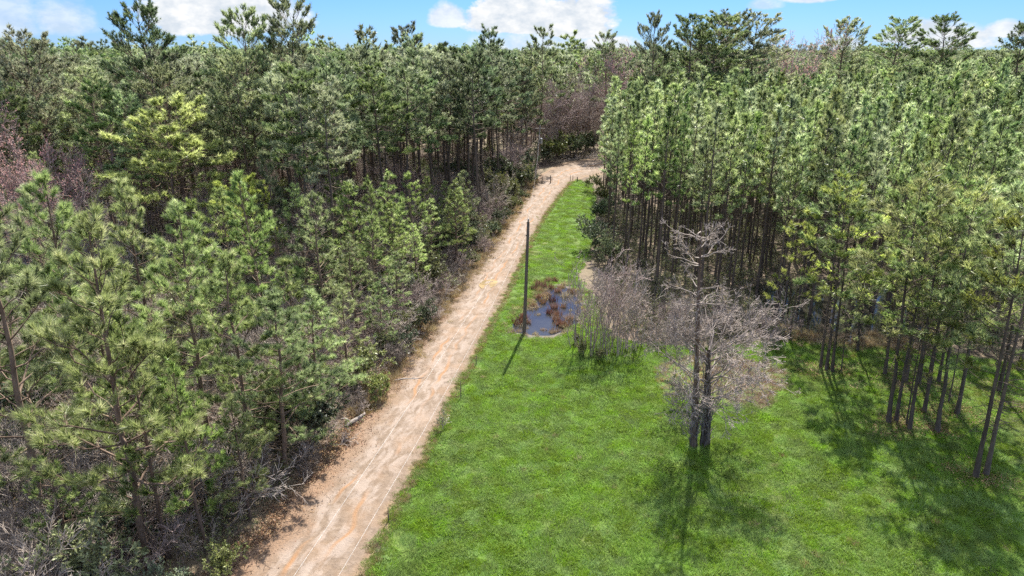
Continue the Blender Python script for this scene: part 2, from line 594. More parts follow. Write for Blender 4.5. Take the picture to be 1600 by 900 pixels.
def pine_solid(name, needle, bark, *a, **k):
    """trunk and crown in one mesh, for the far wood"""
    wood, twig, fol = pine_parts(*a, **k)
    me = mk_mesh(name, [(*w, 0) for w in wood] + [(fol[0], fol[1], 1, fol[2])], [M[bark], M[needle]])
    return bpy.data.objects.new(name, me)


# ------------------------------------------------------------------ leafless growth
def bare_parts(seed, H, stems, spread, levels, kids, r0, up=.25, ratio=.62, wander=.25, base_r=.25, s0=.35, first=None):
    rng = np.random.default_rng(seed)
    if first is None:
        a = rng.uniform(0, 6.28, stems)
        rr = base_r * np.sqrt(rng.uniform(0, 1, stems))
        P0 = np.stack([np.cos(a) * rr, np.sin(a) * rr, np.full(stems, -.05)], -1)
        D = norm(np.stack([np.cos(a) * spread * rng.uniform(.2, 1, stems), np.sin(a) * spread * rng.uniform(.2, 1, stems), np.ones(stems)], -1))
        L = H * (.62 if levels > 1 else 1.) * rng.uniform(.75, 1.1, stems)
        r = np.full(stems, r0) * rng.uniform(.6, 1.1, stems)
    else:
        P0, D, L, r = first
    outp = []
    ends = None
    upv = np.array([0, 0, 1.])
    s = np.linspace(0, 1, 5)
    for lv in range(levels):
        m = len(P0)
        bend = rng.normal(size=(m, 3)) * wander + upv * up * (1 if lv else .3)
        P = P0[:, None] + L[:, None, None] * (D[:, None] * s[None, :, None] + bend[:, None] * .5 * (s ** 2)[None, :, None])
        P[:, 1:] += rng.normal(size=(m, 4, 3)) * (L * .03)[:, None, None]
        rad = r[:, None] * (1 - s * (.72 if lv < levels - 1 else .6))
        outp.append((P, rad))
        if lv == levels - 1:
            ends = (P[:, -1], norm(P[:, -1] - P[:, -2]))
            break
        kc = kids[lv] if hasattr(kids, '__len__') else kids
        idx = np.repeat(np.arange(m), kc)
        n = len(idx)
        sv = rng.uniform(s0 if lv == 0 else .2, 1, n)
        seg = np.minimum((sv * 4).astype(int), 3)
        fr = sv * 4 - seg
        p0 = P[idx, seg] * (1 - fr)[:, None] + P[idx, seg + 1] * fr[:, None]
        tan = norm(P[idx, seg + 1] - P[idx, seg])
        rnd = rng.normal(size=(n, 3))
        perp = norm(rnd - tan * (rnd * tan).sum(-1, keepdims=True))
        D = norm(tan + perp * rng.uniform(.45, 1.15, n)[:, None])
        L = L[idx] * ratio * rng.uniform(.55, 1.1, n) * (1.2 - .45 * sv)
        r = np.maximum(r[idx] * (1 - .6 * sv) * .62, .006)
        P0 = p0
    return outp, ends, rng


def bare_kit(name, mat, twigmat, seed, H, stems, spread, levels, kids, r0, leaf=None, leafn=3, leafl=.12, leafw=.06, leafp=1.0, split=1, parts=('trunk', 'branches'), minr=.012, **k):
    outp, ends, rng = bare_parts(seed, H, stems, spread, levels, kids, r0, **k)
    ch0 = [(*tubes(P, np.maximum(r, minr), 6 if i == 0 else 4), 0) for i, (P, r) in enumerate(outp[:split])]
    ch1 = [(*tubes(P, np.maximum(r, minr), 3), 0) for P, r in outp[split:]]
    mats = [M[twigmat]]
    if leaf:
        mats.append(M[leaf])
        sel = rng.uniform(0, 1, len(ends[0])) < leafp
        C, D = ends[0][sel], ends[1][sel]
        f = blades(C, D, leafl, leafn, leafw, .9, rng, np.clip(rng.normal(size=len(C)) * .22 + .45, 0, 1), .2, 1.2)
        ch1.append((f[0], f[1], 1, f[2]))
    return [(parts[0], mk_mesh(name + '_' + parts[0], ch0, [M[mat]])), (parts[1], mk_mesh(name + '_' + parts[1], ch1, mats))]


def solid(kit, name):
    """join a kit's two meshes into one loose object for scattering"""
    chunks, mats = [], []
    for _, me in kit:
        n = len(me.vertices)
        V = np.empty(n * 3, np.float32)
        me.vertices.foreach_get('co', V)
        T = np.empty(len(me.loops), np.int32)
        me.loops.foreach_get('vertex_index', T)
        mi = np.empty(len(me.polygons), np.int32)
        me.polygons.foreach_get('material_index', mi)
        ti = np.empty(len(me.polygons), np.float32)
        me.attributes['tint'].data.foreach_get('value', ti)
        T = T.reshape(-1, 3)
        for q, mm in enumerate(me.materials):
            s = mi == q
            if s.any():
                chunks.append((V.reshape(-1, 3), T[s], len(mats), ti[s]))
                mats.append(mm)
    # shared vertex copies are harmless here
    return bpy.data.objects.new(name, mk_mesh(name, chunks, mats))


# ------------------------------------------------------------------ scattering (stuff only)
def scatter(name, pts, rz, sc, sources, rng, tilt=0.0, **props):
    n = len(pts)
    me = bpy.data.meshes.new(name)
    me.vertices.add(n)
    co = np.zeros((n, 3), np.float32)
    co[:, :pts.shape[1]] = pts
    me.vertices.foreach_set('co', co.ravel())
    rot = np.zeros((n, 3), np.float32)
    rot[:, 2] = rz
    if tilt:
        rot[:, 0] = rng.normal(size=n) * tilt
        rot[:, 1] = rng.normal(size=n) * tilt
    me.attributes.new('rot', 'FLOAT_VECTOR', 'POINT').data.foreach_set('vector', rot.ravel())
    me.attributes.new('scl', 'FLOAT', 'POINT').data.foreach_set('value', np.asarray(sc, np.float32))
    me.attributes.new('which', 'INT', 'POINT').data.foreach_set('value', rng.integers(0, len(sources), n).astype(np.int32))
    o = link(name, me, kind='stuff', **props)
    ng = bpy.data.node_groups.new(name, 'GeometryNodeTree')
    ng.interface.new_socket('Geometry', in_out='INPUT', socket_type='NodeSocketGeometry')
    ng.interface.new_socket('Geometry', in_out='OUTPUT', socket_type='NodeSocketGeometry')
    T = NT(ng)
    gi = T.n('NodeGroupInput')
    go = T.n('NodeGroupOutput')
    jo = T.n('GeometryNodeJoinGeometry')

    def attr(nm, typ):
        a = T.n('GeometryNodeInputNamedAttribute', data_type=typ)
        a.inputs[0].default_value = nm
        return a.outputs[0]
    ar, as_, aw = attr('rot', 'FLOAT_VECTOR'), attr('scl', 'FLOAT'), attr('which', 'INT')
    e2r = T.n('FunctionNodeEulerToRotation')
    T.l(ar, e2r.inputs[0])
    for i, so in enumerate(sources):
        oi = T.n('GeometryNodeObjectInfo')
        oi.inputs['Object'].default_value = so
        oi.inputs['As Instance'].default_value = True
        cmpn = T.n('FunctionNodeCompare', data_type='INT', operation='EQUAL')
        ii = [s for s in cmpn.inputs if s.type == 'INT']
        T.l(aw, ii[0])
        ii[1].default_value = i
        ip = T.n('GeometryNodeInstanceOnPoints')
        T.l(gi.outputs[0], ip.inputs['Points'])
        T.l(cmpn.outputs[0], ip.inputs['Selection'])
        T.l(oi.outputs['Geometry'], ip.inputs['Instance'])
        T.l(e2r.outputs[0], ip.inputs['Rotation'])
        T.l(as_, ip.inputs['Scale'])
        T.l(ip.outputs[0], jo.inputs[0])
    T.l(jo.outputs[0], go.inputs[0])
    md = o.modifiers.new('scatter', 'NODES')
    md.node_group = ng
    return o


def in_poly(p, poly):
    x, y = p[:, 0], p[:, 1]
    c = np.zeros(len(p), bool)
    n = len(poly)
    for i in range(n):
        x1, y1 = poly[i]
        x2, y2 = poly[(i + 1) % n]
        hit = ((y1 > y) != (y2 > y)) & (x < (x2 - x1) * (y - y1) / (y2 - y1 + 1e-12) + x1)
        c ^= hit
    return c


def in_view(p, margin=6.0):
    """inside the wedge the camera sees, with some metres to spare"""
    return (np.abs(p[:, 0]) < p[:, 1] * .80 + margin) & (p[:, 1] > 8)


def jgrid(x0, x1, y0, y1, dx, dy, jit, rng):
    xs = np.arange(x0, x1, dx)
    ys = np.arange(y0, y1, dy)
    X, Y = np.meshgrid(xs, ys)
    X = X + (np.arange(len(ys)) % 2)[:, None] * dx * .5
    p = np.stack([X.ravel(), Y.ravel()], -1)
    return p + rng.uniform(-jit, jit, p.shape) * np.array([dx, dy])


def smooth_noise(p, scale, seed):
    rng = np.random.default_rng(seed)
    v = np.zeros(len(p))
    for i in range(5):
        a = rng.uniform(0, 6.28)
        k = np.array([np.cos(a), np.sin(a)]) / scale * rng.uniform(.6, 1.8)
        v += np.sin(p @ k * 6.28 + rng.uniform(0, 6.28))
    return v / 5


# ------------------------------------------------------------------ the ground plan
ROAD_L = [(300, 960), (372, 870), (440, 795), (520, 708), (575, 640), (625, 568), (668, 512), (715, 448), (765, 385), (805, 325), (830, 290), (846, 271), (872, 257), (897, 251), (935, 247)]
ROAD_R = [(545, 960), (585, 875), (625, 790), (668, 705), (708, 625), (742, 560), (768, 510), (800, 445), (828, 385), (851, 340), (872, 310), (893, 285), (915, 277), (938, 273), (975, 270)]
RL = np.array([at(*q) for q in ROAD_L])
RRt = np.array([at(*q) for q in ROAD_R])


def densify(P, n):
    d = np.r_[0, np.cumsum(np.linalg.norm(np.diff(P, axis=0), axis=1))]
    s = np.linspace(0, d[-1], n)
    return np.stack([np.interp(s, d, P[:, i]) for i in range(2)], -1), d[-1]


def smooth(P, it=12):
    P = P.copy()
    for _ in range(it):
        P[1:-1] = P[1:-1] * .5 + (P[:-2] + P[2:]) * .25
    return P


def pair_dense(A, B, n):
    C = (A + B) / 2
    d = np.r_[0, np.cumsum(np.linalg.norm(np.diff(C, axis=0), axis=1))]
    s = np.linspace(0, d[-1], n)
    f = lambda P: smooth(np.stack([np.interp(s, d, P[:, i]) for i in range(2)], -1), 40)
    return f(A), f(B), s


NR = 700
rl, rr, rs = pair_dense(RL, RRt, NR)
_mono = rl[:, 1] < 128


def xl(y):
    return np.interp(y, rl[_mono][:, 1], rl[_mono][:, 0])


_mono2 = rr[:, 1] < 127


def xr(y):
    return np.interp(y, rr[_mono2][:, 1], rr[_mono2][:, 0])


def grid_mesh(name, V, nx, ny, mats, attrs=None):
    """V is (ny, nx, 3)"""
    i = np.arange(ny * nx).reshape(ny, nx)
    a, b, c, d = i[:-1, :-1].ravel(), i[:-1, 1:].ravel(), i[1:, 1:].ravel(), i[1:, :-1].ravel()
    T = np.concatenate([np.stack([a, b, c], -1), np.stack([a, c, d], -1)])
    me = mk_mesh(name, [(V.reshape(-1, 3), T, 0)], mats)
    for k, v in (attrs or {}).items():
        me.attributes.new(k, 'FLOAT', 'POINT').data.foreach_set('value', np.asarray(v, np.float32).ravel())
    me.polygons.foreach_set('use_smooth', np.ones(len(me.polygons), bool))
    return me


rngG = np.random.default_rng(5)
# forest floor to the horizon
xs = np.concatenate([[-4000, -1500, -500], np.linspace(-200, 200, 41), [500, 1500, 4000]])
ys = np.concatenate([[-300, -100], np.linspace(0, 300, 31), [600, 1500, 4500]])
GX, GY = np.meshgrid(xs, ys)
link('ground', grid_mesh('ground', np.stack([GX, GY, np.zeros_like(GX)], -1), len(xs), len(ys), [M['floor']]), kind='structure')

# dirt track: real ruts and washboard, edges feathered into the verge
NX = 33
ux = np.linspace(0, 1, NX)
RV = np.zeros((NR, NX, 3))
lw = rngG.normal(size=(NR, 2))
for _ in range(3):
    lw = np.apply_along_axis(lambda c: np.convolve(c, np.ones(5) / 5, 'same'), 0, lw)
e0 = rl + np.stack([lw[:, 0] * .5, np.zeros(NR)], -1)
e1 = rr + np.stack([lw[:, 1] * .4, np.zeros(NR)], -1)
RV[:, :, :2] = e0[:, None] * (1 - ux)[None, :, None] + e1[:, None] * ux[None, :, None]
zz = .09 * np.minimum(1, np.minimum(ux, 1 - ux) * 9)[None, :] * np.ones((NR, 1))
for c0 in (.44, .66):
    zz -= .055 * np.exp(-((ux[None] - c0 - .03 * np.sin(rs[:, None] * .13 + c0 * 9)) / .03) ** 2)
rough = rngG.normal(size=(NR, NX))
for _ in range(2):
    rough = (rough + np.roll(rough, 1, 0) + np.roll(rough, -1, 0) + np.roll(rough, 1, 1) + np.roll(rough, -1, 1)) / 5
zz += rough * .03 * np.minimum(1, np.minimum(ux, 1 - ux) * 5)[None]
RV[:, :, 2] = np.maximum(zz, .006)
link('dirt_road', grid_mesh('dirt_road', RV, NX, NR, [M['road']], {'across': np.tile(ux, (NR, 1)), 'along': np.tile(rs[:, None], (1, NX))}), kind='structure')


def sheet(name, poly, mat, z, step=1.0, wob_=0.5, kind='structure', seed=1):
    """flat irregular sheet: polygon resampled with a wandering edge"""
    poly = np.array(poly, float)
    cl = np.vstack([poly, poly[:1]])
    P, Ln = densify(cl, max(24, int(np.linalg.norm(np.diff(cl, axis=0), axis=1).sum() / step)))
    P = P[:-1]
    rg = np.random.default_rng(seed)
    w = rg.normal(size=P.shape)
    w = (w + np.roll(w, 1, 0) + np.roll(w, 2, 0)) / 3
    P = P + w * wob_
    me = bpy.data.meshes.new(name)
    me.from_pydata([(x, y, z) for x, y in P], [], [list(range(len(P)))])
    me.materials.append(mat)
    return link(name, me, kind=kind), P


# meadow between the track and the trees
MEADOW = [(-6.2, 18)] + [tuple(q + np.array([-.15, 0])) for q in rr[::12] if 19 < q[1] < 128] + \
         [tuple(at(925, 287)), tuple(at(930, 320)), tuple(at(928, 370)), tuple(at(920, 405)), tuple(at(900, 430)), tuple(at(930, 470)), tuple(at(950, 530)),
          tuple(at(1100, 545)), tuple(at(1240, 532)), tuple(at(1330, 540)), tuple(at(1450, 548)), tuple(at(1600, 570)), (60, 44), (66, 18)]
sheet('meadow', MEADOW, M['meadow'], .004, 1.0, .35, seed=3)

# pond at the pole, flooded strip under the plantation's edge, puddle in the track
POND = [at(*q) for q in [(797, 518), (815, 490), (834, 470), (848, 452), (882, 448), (905, 462), (912, 486), (900, 508), (876, 520), (845, 526)]]
MUD = np.array(POND) + (np.array(POND) - np.mean(POND, 0)) * .16
sheet('pond_mud', MUD, M['mud'], .008, .4, .28, seed=14)
sheet('pond_water', POND, M['water'], .013, .4, .22, seed=4)
FLOOD = [at(*q) for q in [(1150, 455), (1200, 441), (1290, 433), (1400, 430), (1480, 438), (1520, 460), (1500, 500), (1440, 540), (1385, 532), (1330, 540), (1270, 528), (1228, 526), (1185, 500)]]
sheet('flood_water', FLOOD, M['water'], .012, .6, .75, seed=5)
PUD = [at(*q) for q in [(748, 446), (755, 440), (768, 437), (778, 441), (776, 447), (764, 452), (752, 452)]]
sheet('puddle', PUD, M['puddle'], .088, .15, .05, seed=6)

# ------------------------------------------------------------------ plant kits
rng = np.random.default_rng(11)
random.seed(3)
HERO = [pine_kit('hero%d' % i, 'needle', 'bark', 100 + i, 16.5, .2, 4.2, 48, 38, .47, .027, 'young', .18, 9, dead=24, lean=.4, subs=2.1) for i in range(5)]
MID = [pine_kit('mid%d' % i, 'needle', 'bark', 200 + i, 13, .18, 3.0, 42, 22, .44, .04, 'young', .15, 7, dead=8, subs=1.6) for i in range(5)]
TALL = [pine_kit('tall%d' % i, 'needle_dark' if i % 2 else 'needle_grey', 'bark', 300 + i, 22, .42, 4.0, 42, 18, .5, .066, 'mature', .2, 8, dead=14, lean=.4, subs=2.1) for i in range(7)]
TRUNKY = [pine_kit('trunky%d' % i, 'needle_dark' if i % 2 else 'needle_grey', 'bark_dark', 330 + i, 22, .55, 3.6, 40, 18, .5, .066, 'mature', .22, 8, dead=12, lean=.4, subs=2.2) for i in range(4)]
OPEN = [pine_kit('open%d' % i, 'needle_grey' if i % 2 else 'needle_dark', 'bark', 350 + i, 25, .38, 5.2, 66, 14, .46, .066, 'mature', .28, 8, dead=18, lean=.6, subs=2.5) for i in range(5)]
YELL = [pine_kit('yell%d' % i, 'needle_yellow', 'bark', 380 + i, 18, .36, 4.9, 50, 30, .54, .062, 'mature', .2, 8, dead=8, lean=.4, subs=1.7) for i in range(2)]
PLANT = [pine_kit('stand%d' % i, 'needle_dark' if i % 3 == 2 else 'needle', 'bark_dark', 400 + i, 16, .46, 1.7, 32, 17, .48, .06, 'slim', .12, 6, dead=10, lean=.12, bs=3) for i in range(8)]
FRONT = [pine_kit('front%d' % i, 'needle_light' if i % 2 else 'needle', 'bark_dark', 500 + i, 15, .38, 2.8, 28, 16, .42, .04, 'mature', .115, 8, dead=26, lean=.12, subs=1.7) for i in range(6)]
FRONTY = [pine_kit('fronty%d' % i, 'needle_yellow', 'bark_dark', 530 + i, 12, .26, 2.8, 26, 16, .42, .04, 'mature', .10, 8, dead=10, lean=.5, subs=1.3) for i in range(2)]
FARP = [pine_solid('far_slim%d' % i, 'needle_dark' if i % 2 else 'needle', 'bark_dark', 600 + i, 15, .42, 1.9, 26, 8, .6, .12, 'slim', .13, 4, dead=0, bs=3) for i in range(6)]
FART = [pine_solid('far_tall%d' % i, ['needle_dark', 'needle_grey', 'needle'][i % 3], 'bark_dark', 650 + i, 20, .40, 3.7, 28, 8, .8, .18, 'mature', .2, 4, dead=0, bs=3, subs=.9) for i in range(7)]
BARET = [bare_kit('bare_tree%d' % i, 'twig_mauve' if i % 2 else 'twig', 'twig_mauve' if i % 2 else 'twig', 700 + i, 12, 2, .25, 5, (7, 5, 5, 4), .10, minr=.014, split=2, up=.35, s0=.3) for i in range(4)]
REDT = [bare_kit('red_tree%d' % i, 'twig', 'twig_mauve', 720 + i, 13, 3, .3, 5, (7, 5, 5, 4), .10, leaf='bud', leafn=2, leafl=.16, leafw=.08, leafp=.6, minr=.014, split=2, up=.4, s0=.3) for i in range(2)]
BRUSH = [bare_kit('brush%d' % i, 'twig' if i % 2 else 'twig_mauve', 'twig' if i % 2 else 'twig_mauve', 740 + i, 3.2, 9, .9, 4, (5, 4, 3), .03, minr=.008, base_r=.5, up=.2, parts=('stems', 'twigs')) for i in range(5)]
DBRUSH = [bare_kit('dark_brush%d' % i, 'brush', 'brush', 750 + i, 3.0, 10, .9, 4, (5, 5, 3), .03, minr=.009, base_r=.5, up=.15, wander=.35, parts=('stems', 'twigs')) for i in range(3)]  # darker wood colour stands in for the pines' shade on roadside brush
HOLLY = [bare_kit('holly%d' % i, 'brush', 'brush', 760 + i, 3.4, 7, .7, 4, (5, 4, 4), .035, leaf='leaf' if i % 2 else 'leaf_olive', leafn=6, leafl=.2, leafw=.11, minr=.010, base_r=.4, up=.3, parts=('stems', 'foliage')) for i in range(5)]
LOWSC = [solid(k, 'undergrowth_%d' % i) for i, k in enumerate(
    [bare_kit('low%d' % i, 'twig', 'twig' if i < 3 else 'brush', 780 + i, 1.6, 10, 1.5, 3, (6, 5), .018, minr=.009, base_r=.7, up=.05, wander=.4, leaf=None if i < 3 else 'leaf_olive', leafp=.5, leafl=.14, leafw=.07) for i in range(5)])]

# ------------------------------------------------------------------ the near pines left of the track, one by one
taken = []


def lean_(t, a, b=0.0):
    """lean a whole tree: a towards +x, b away from the camera (radians)"""
    t.rotation_mode = 'ZYX'
    t.rotation_euler = (-b, a, t.rotation_euler.z)




def one(kit, u, v, H, label, h0, rz=None, name='pine_tree', cat='pine tree', group=None, w=1.0):
    p = at(u, v)
    s = H / h0
    taken.append((p[0], p[1]))
    return plant(name, kit, p[0], p[1], label, cat, random.uniform(0, 6.28) if rz is None else rz, (s * w, s * w, s), group)


one(HERO[0], 233, 893, 17.0, 'tall full-crowned pine nearest the bottom edge, its thick trunk left of a thinner one', 16.5, .4)
one(MID[0], 263, 872, 12.5, 'thinner pine stem standing just right of the thickest near trunk', 13, 1.2, w=.8)
one(HERO[1], 80, 832, 18.0, 'pine with a leaning dark trunk at the lower left, dark plume top', 16.5, 2.0)
one(MID[1], 322, 858, 10.0, 'slim pine at the litter edge of the track in the bottom left', 13, .3, w=.9)
one(HERO[2], 405, 735, 13.0, 'bushy pine reaching low bright boughs out towards the dirt track', 16.5, 4.4, w=1.1)
one(MID[2], 120, 895, 7.0, 'short young pine with soft boughs low at the bottom left corner', 13, 2.2, w=1.1)
one(HERO[3], -60, 800, 17.0, 'full pine cut by the left edge beside the leaning dark trunk', 16.5, 3.0)
one(HERO[4], 330, 700, 15.0, 'broad pine behind the bushy roadside pine, upright candle top', 16.5, 5.2)
one(HERO[1], 150, 690, 16.5, 'pine with open boughs behind the two nearest trunks', 16.5, .8)
one(HERO[0], 20, 680, 16.5, 'dark topped pine near the left edge below the red maple', 16.5, 3.9)
one(HERO[1], 452, 742, 11.0, 'low-boughed bright pine hanging its branches over the track edge', 16.5, 1.3, w=1.35)
one(HERO[3], 500, 682, 9.5, 'small wide pine whose lowest boughs brush the fallen log', 16.5, 4.0, w=1.35)
one(HERO[0], 390, 812, 7.0, 'short soft pine leaning over the litter edge in the bottom left', 16.5, 2.4, w=1.2)
one(MID[4], 548, 604, 7.5, 'dense small pine between the fallen log and the rounded young pine', 13, 3.4, w=1.3)
one(MID[3], 470, 640, 10.5, 'young dense pine above the fallen white log', 13, 1.0, w=1.15)
one(HERO[2], 250, 610, 15.0, 'pine with pale sunlit needles filling the middle of the left wood', 16.5, 2.8)
one(MID[4], 560, 548, 9.5, 'rounded young pine leaning over the bare brush by the track', 13, 2.0, w=1.2)
one(MID[0], 510, 520, 12.0, 'green pine with many upright candles beside the grey brush', 13, 4.0, w=1.1)
one(MID[1], 590, 480, 12.0, 'bright young pine crowding the foot of the tall trunk row', 13, 5.0, w=1.1)
one(MID[2], 620, 455, 9.0, 'small bright pine just left of the mauve brush by the road bend', 13, 1.5, w=1.2)
one(HERO[3], 420, 560, 14.5, 'wide light green pine before the tall leaning trunks', 16.5, .2)
one(HERO[4], 110, 590, 14.0, 'pine with upright dark candles under the yellow-green pine', 16.5, 1.9)
one(YELL[0], 290, 425, 17.2, 'yellow-green round-topped pine glowing among the darker pines', 18, 1.0, w=1.3)
one(YELL[1], 400, 470, 11.0, 'small yellow-green pine right below the bright round one', 18, 2.0, w=1.1)
one(OPEN[0], 268, 372, 26.5, 'tallest flat-topped pine above the yellow-green one', 25, .5, name='tall_pine')
one(OPEN[1], 412, 372, 26.5, 'tall pine with a narrow tufted peak, left of the widest tall pine', 25, 2.5, name='tall_pine', w=.85)
one(OPEN[2], 474, 362, 27.0, 'wide open tall pine with a long low dead limb', 25, 4.2, name='tall_pine')
one(OPEN[3], 103, 372, 23.5, 'spreading pine with forked pale limbs at the left skyline', 25, 1.2, name='tall_pine', w=1.1)
one(OPEN[4], 30, 350, 23.0, 'open-crowned pine on the far left skyline over the red maple', 25, 3.3, name='tall_pine')
for k, (u, v, H, lb) in enumerate([
        (572, 348, 22.5, 'straight tall pine left of the thick dark roadside trunk'),
        (663, 338, 23.5, 'tall pine with the thickest dark trunk in the roadside row'),
        (679, 352, 22.0, 'tall pine whose stem stands close behind the thickest roadside trunk'),
        (700, 325, 22.5, 'tall pine with a bare straight dark trunk above the mauve brush'),
        (716, 300, 21.0, 'tall slim pine second in from the road in the trunk row'),
        (736, 308, 22.0, 'tall pine with a pale slim stem right of the dark trunks'),
        (752, 298, 21.0, 'slightly leaning tall pine nearest the road in the trunk row'),
        (770, 285, 22.5, 'leafy tall pine at the right end of the roadside trunk row'),
        (838, 262, 26.0, 'dense dark tall pine over the weathered pole with the transformer'),
        (655, 300, 25.5, 'tall pine with a round dark tuft on the middle skyline'),
        (765, 262, 26.0, 'forked dark pine poking up left of the white cloud')]):
    one(TRUNKY[k % 4] if k < 8 else TALL[k % 7], u, v, H, lb, 22, k * 1.1, name='tall_pine')
# tall veterans over the right-hand plantation
for k, (u, v, H, lb, w) in enumerate([
        (1012, 262, 28.5, 'lone tall pine with a tufted head standing against the cloud edge', .7),
        (1062, 268, 27.5, 'first of the tall dark pines clustered above the plantation', 1.2),
        (1090, 262, 27.5, 'broad dark pine in the middle of the tall cluster above the plantation', 1.6),
        (1118, 250, 28.5, 'tall dark pine with a rounded leaning head in the skyline cluster', 1.4),
        (1158, 246, 28.5, 'right-hand dome-shaped dark pine of the skyline cluster', 1.5),
        (1290, 228, 29.0, 'open-headed pine alone on the right skyline by the red maple', 1.1),
        (1375, 222, 29.0, 'bushy light pine below the long right-hand cloud', 1.5),
        (1452, 225, 29.0, 'dark umbrella-topped pine on the right skyline', 1.4),
        (1558, 238, 27.0, 'tall full pine near the right end of the skyline', 1.1),
        (1590, 232, 28.0, 'open pine at the right frame edge on the skyline', 1.1)]):
    one(OPEN[(k * 3 + 1) % 5], u, v, H, lb, 25, k * 1.7, name='tall_pine', w=w)
one(OPEN[2], 945, 236, 25.0, 'straw-tinged round-headed pine beside the red maple at the road bend', 25, .9, name='tall_pine')
one(MID[3], 1130, 300, 20.0, 'dense leafy dome standing above the left part of the plantation', 13, .9, w=1.0, name='pine_tree')

# ------------------------------------------------------------------ the open group of pines on the meadow's right side
FR = [(1282, 575, 13.5, 0, 'first of the four slim pines beside the flooded strip, leftmost'), (1291, 579, 14, 1, 'second slim pine of the four beside the flooded strip'),
      (1300, 582, 13.0, 2, 'third slim pine of the four, slightly nearer the meadow'), (1314, 582, 7.0, 3, 'short thin leaning pine at the right of the slim four'),
      (1382, 586, 14, 4, 'pine stem standing alone between the slim four and the twin rows'), (1388, 661, 15.5, 5, 'long clean pine trunk at the meadow front, left of a reddish one'),
      (1400, 659, 13.5, 0, 'thin reddish pine stem directly right of the long clean trunk'), (1415, 597, 14.5, 1, 'pine behind the front trunks, its foot in green shade'),
      (1421, 671, 14, 2, 'pine whose foot is the nearest of the left front trunks'), (1416, 664, 9, 3, 'wispy thin pine stem squeezed between two front trunks'),
      (1444, 643, 15, 4, 'straight pine in the middle of the front group'), (1464, 675, 15, 5, 'pine leaning right, nearest foot in the middle of the group'),
      (1435, 601, 14.5, 0, 'dark thick pine at the back of the front group'), (1466, 597, 14, 1, 'pine with a crooked foot at the back right of the group'),
      (1454, 600, 8, 3, 'short leaning stem between the two back pines'), (1495, 647, 15, 2, 'pine left of the big twin trunks with a leaning stem'),
      (1482, 628, 9, 3, 'thin sapling pine left of the leaning stem'), (1524, 746, 15.5, 4, 'left stem of the nearest twin pines on the right'),
      (1540, 743, 15, 5, 'right stem of the nearest twin pines on the right'), (1560, 612, 15, 0, 'pine behind the twin trunks near the right edge'),
      (1610, 640, 15.5, 1, 'pine half cut by the right frame edge above olive grass'), (1660, 640, 15, 2, 'pine just past the right frame edge casting shade inward'),
      (1590, 580, 15, 5, 'dense pine against the dark stand at the right edge')]
for k, (u, v, H, q, lb) in enumerate(FR):
    _t = one(FRONT[q], u, v, H, lb, 15, k * 2.1, name='meadow_pine', cat='pine tree', w=1.12 if H > 10 else .8)
    lean_(_t, -.035 - .012 * (k % 3))
one(FRONTY[0], 1232, 532, 9.5, 'yellow-green young pine leaning over the dark water', 12, .3, name='meadow_pine', w=1.0)
one(FRONTY[1], 1340, 548, 10.5, 'yellowish pine with layered boughs in front of the blue water', 12, 2.3, name='meadow_pine', w=1.25)
one(FRONTY[0], 1420, 552, 9.0, 'low yellowish pine bough mass between flooded strip and meadow', 12, 4.3, name='meadow_pine', w=1.4)

for k, (u, v, H) in enumerate([(560, 470, 11.5), (615, 442, 11.5), (645, 418, 10.5), (535, 440, 12.5), (650, 468, 7.5), (622, 515, 7), (598, 552, 6), (676, 425, 8), (698, 385, 8), (722, 362, 7.5), (590, 500, 9.5)]):
    one(MID[k % 5], u, v, H, 'bright young pine in the thick fringe where the track runs towards the bend', 13, k * 1.6, 'young_pine', 'young pine', 'bright young pines fringing the track', w=1.25)
BRUSHP = [bare_kit('pale_brush%d' % i, 'twig_pale', 'twig_pale', 790 + i, 4.6, 9, .9, 4, (6, 5, 4), .04, minr=.010, base_r=.7, up=.15, wander=.35, parts=('stems', 'twigs')) for i in range(3)]
for k, (u, v) in enumerate([(25, 745), (60, 775), (110, 755), (15, 830), (150, 845), (175, 790), (45, 870), (120, 800), (470, 575), (500, 590), (440, 610), (520, 560), (190, 860), (140, 700), (60, 700), (345, 780), (290, 830), (340, 640), (600, 530), (640, 500)]):
    q = at(u, v)
    taken.append((q[0], q[1]))
    plant('bare_shrub', BRUSHP[k % 3], q[0], q[1], 'pale grey leafless shrub between the near pine trunks of the left wood', 'leafless shrub', k * 1.3, rng.uniform(.7, 1.05), 'pale leafless shrubs in the near left wood')

TK = np.array(taken)


def clear_of(p, d):
    return np.min(np.hypot(p[:, None, 0] - TK[None, :, 0], p[:, None, 1] - TK[None, :, 1]), 1) > d


# ------------------------------------------------------------------ left wood, tree by tree
def left_ok(p, margin):
    return (p[:, 0] < xl(np.minimum(p[:, 1], 127)) - margin) & (p[:, 1] < 158)


def sight_gap(p, y0):
    q = p[:, 0] / p[:, 1]
    return ((q < -.54) & (q > -.9) & (p[:, 1] > 45) & (p[:, 1] < 75)) | ((q < -.37) & (q > -.52) & (p[:, 1] > 52) & (p[:, 1] < 71))


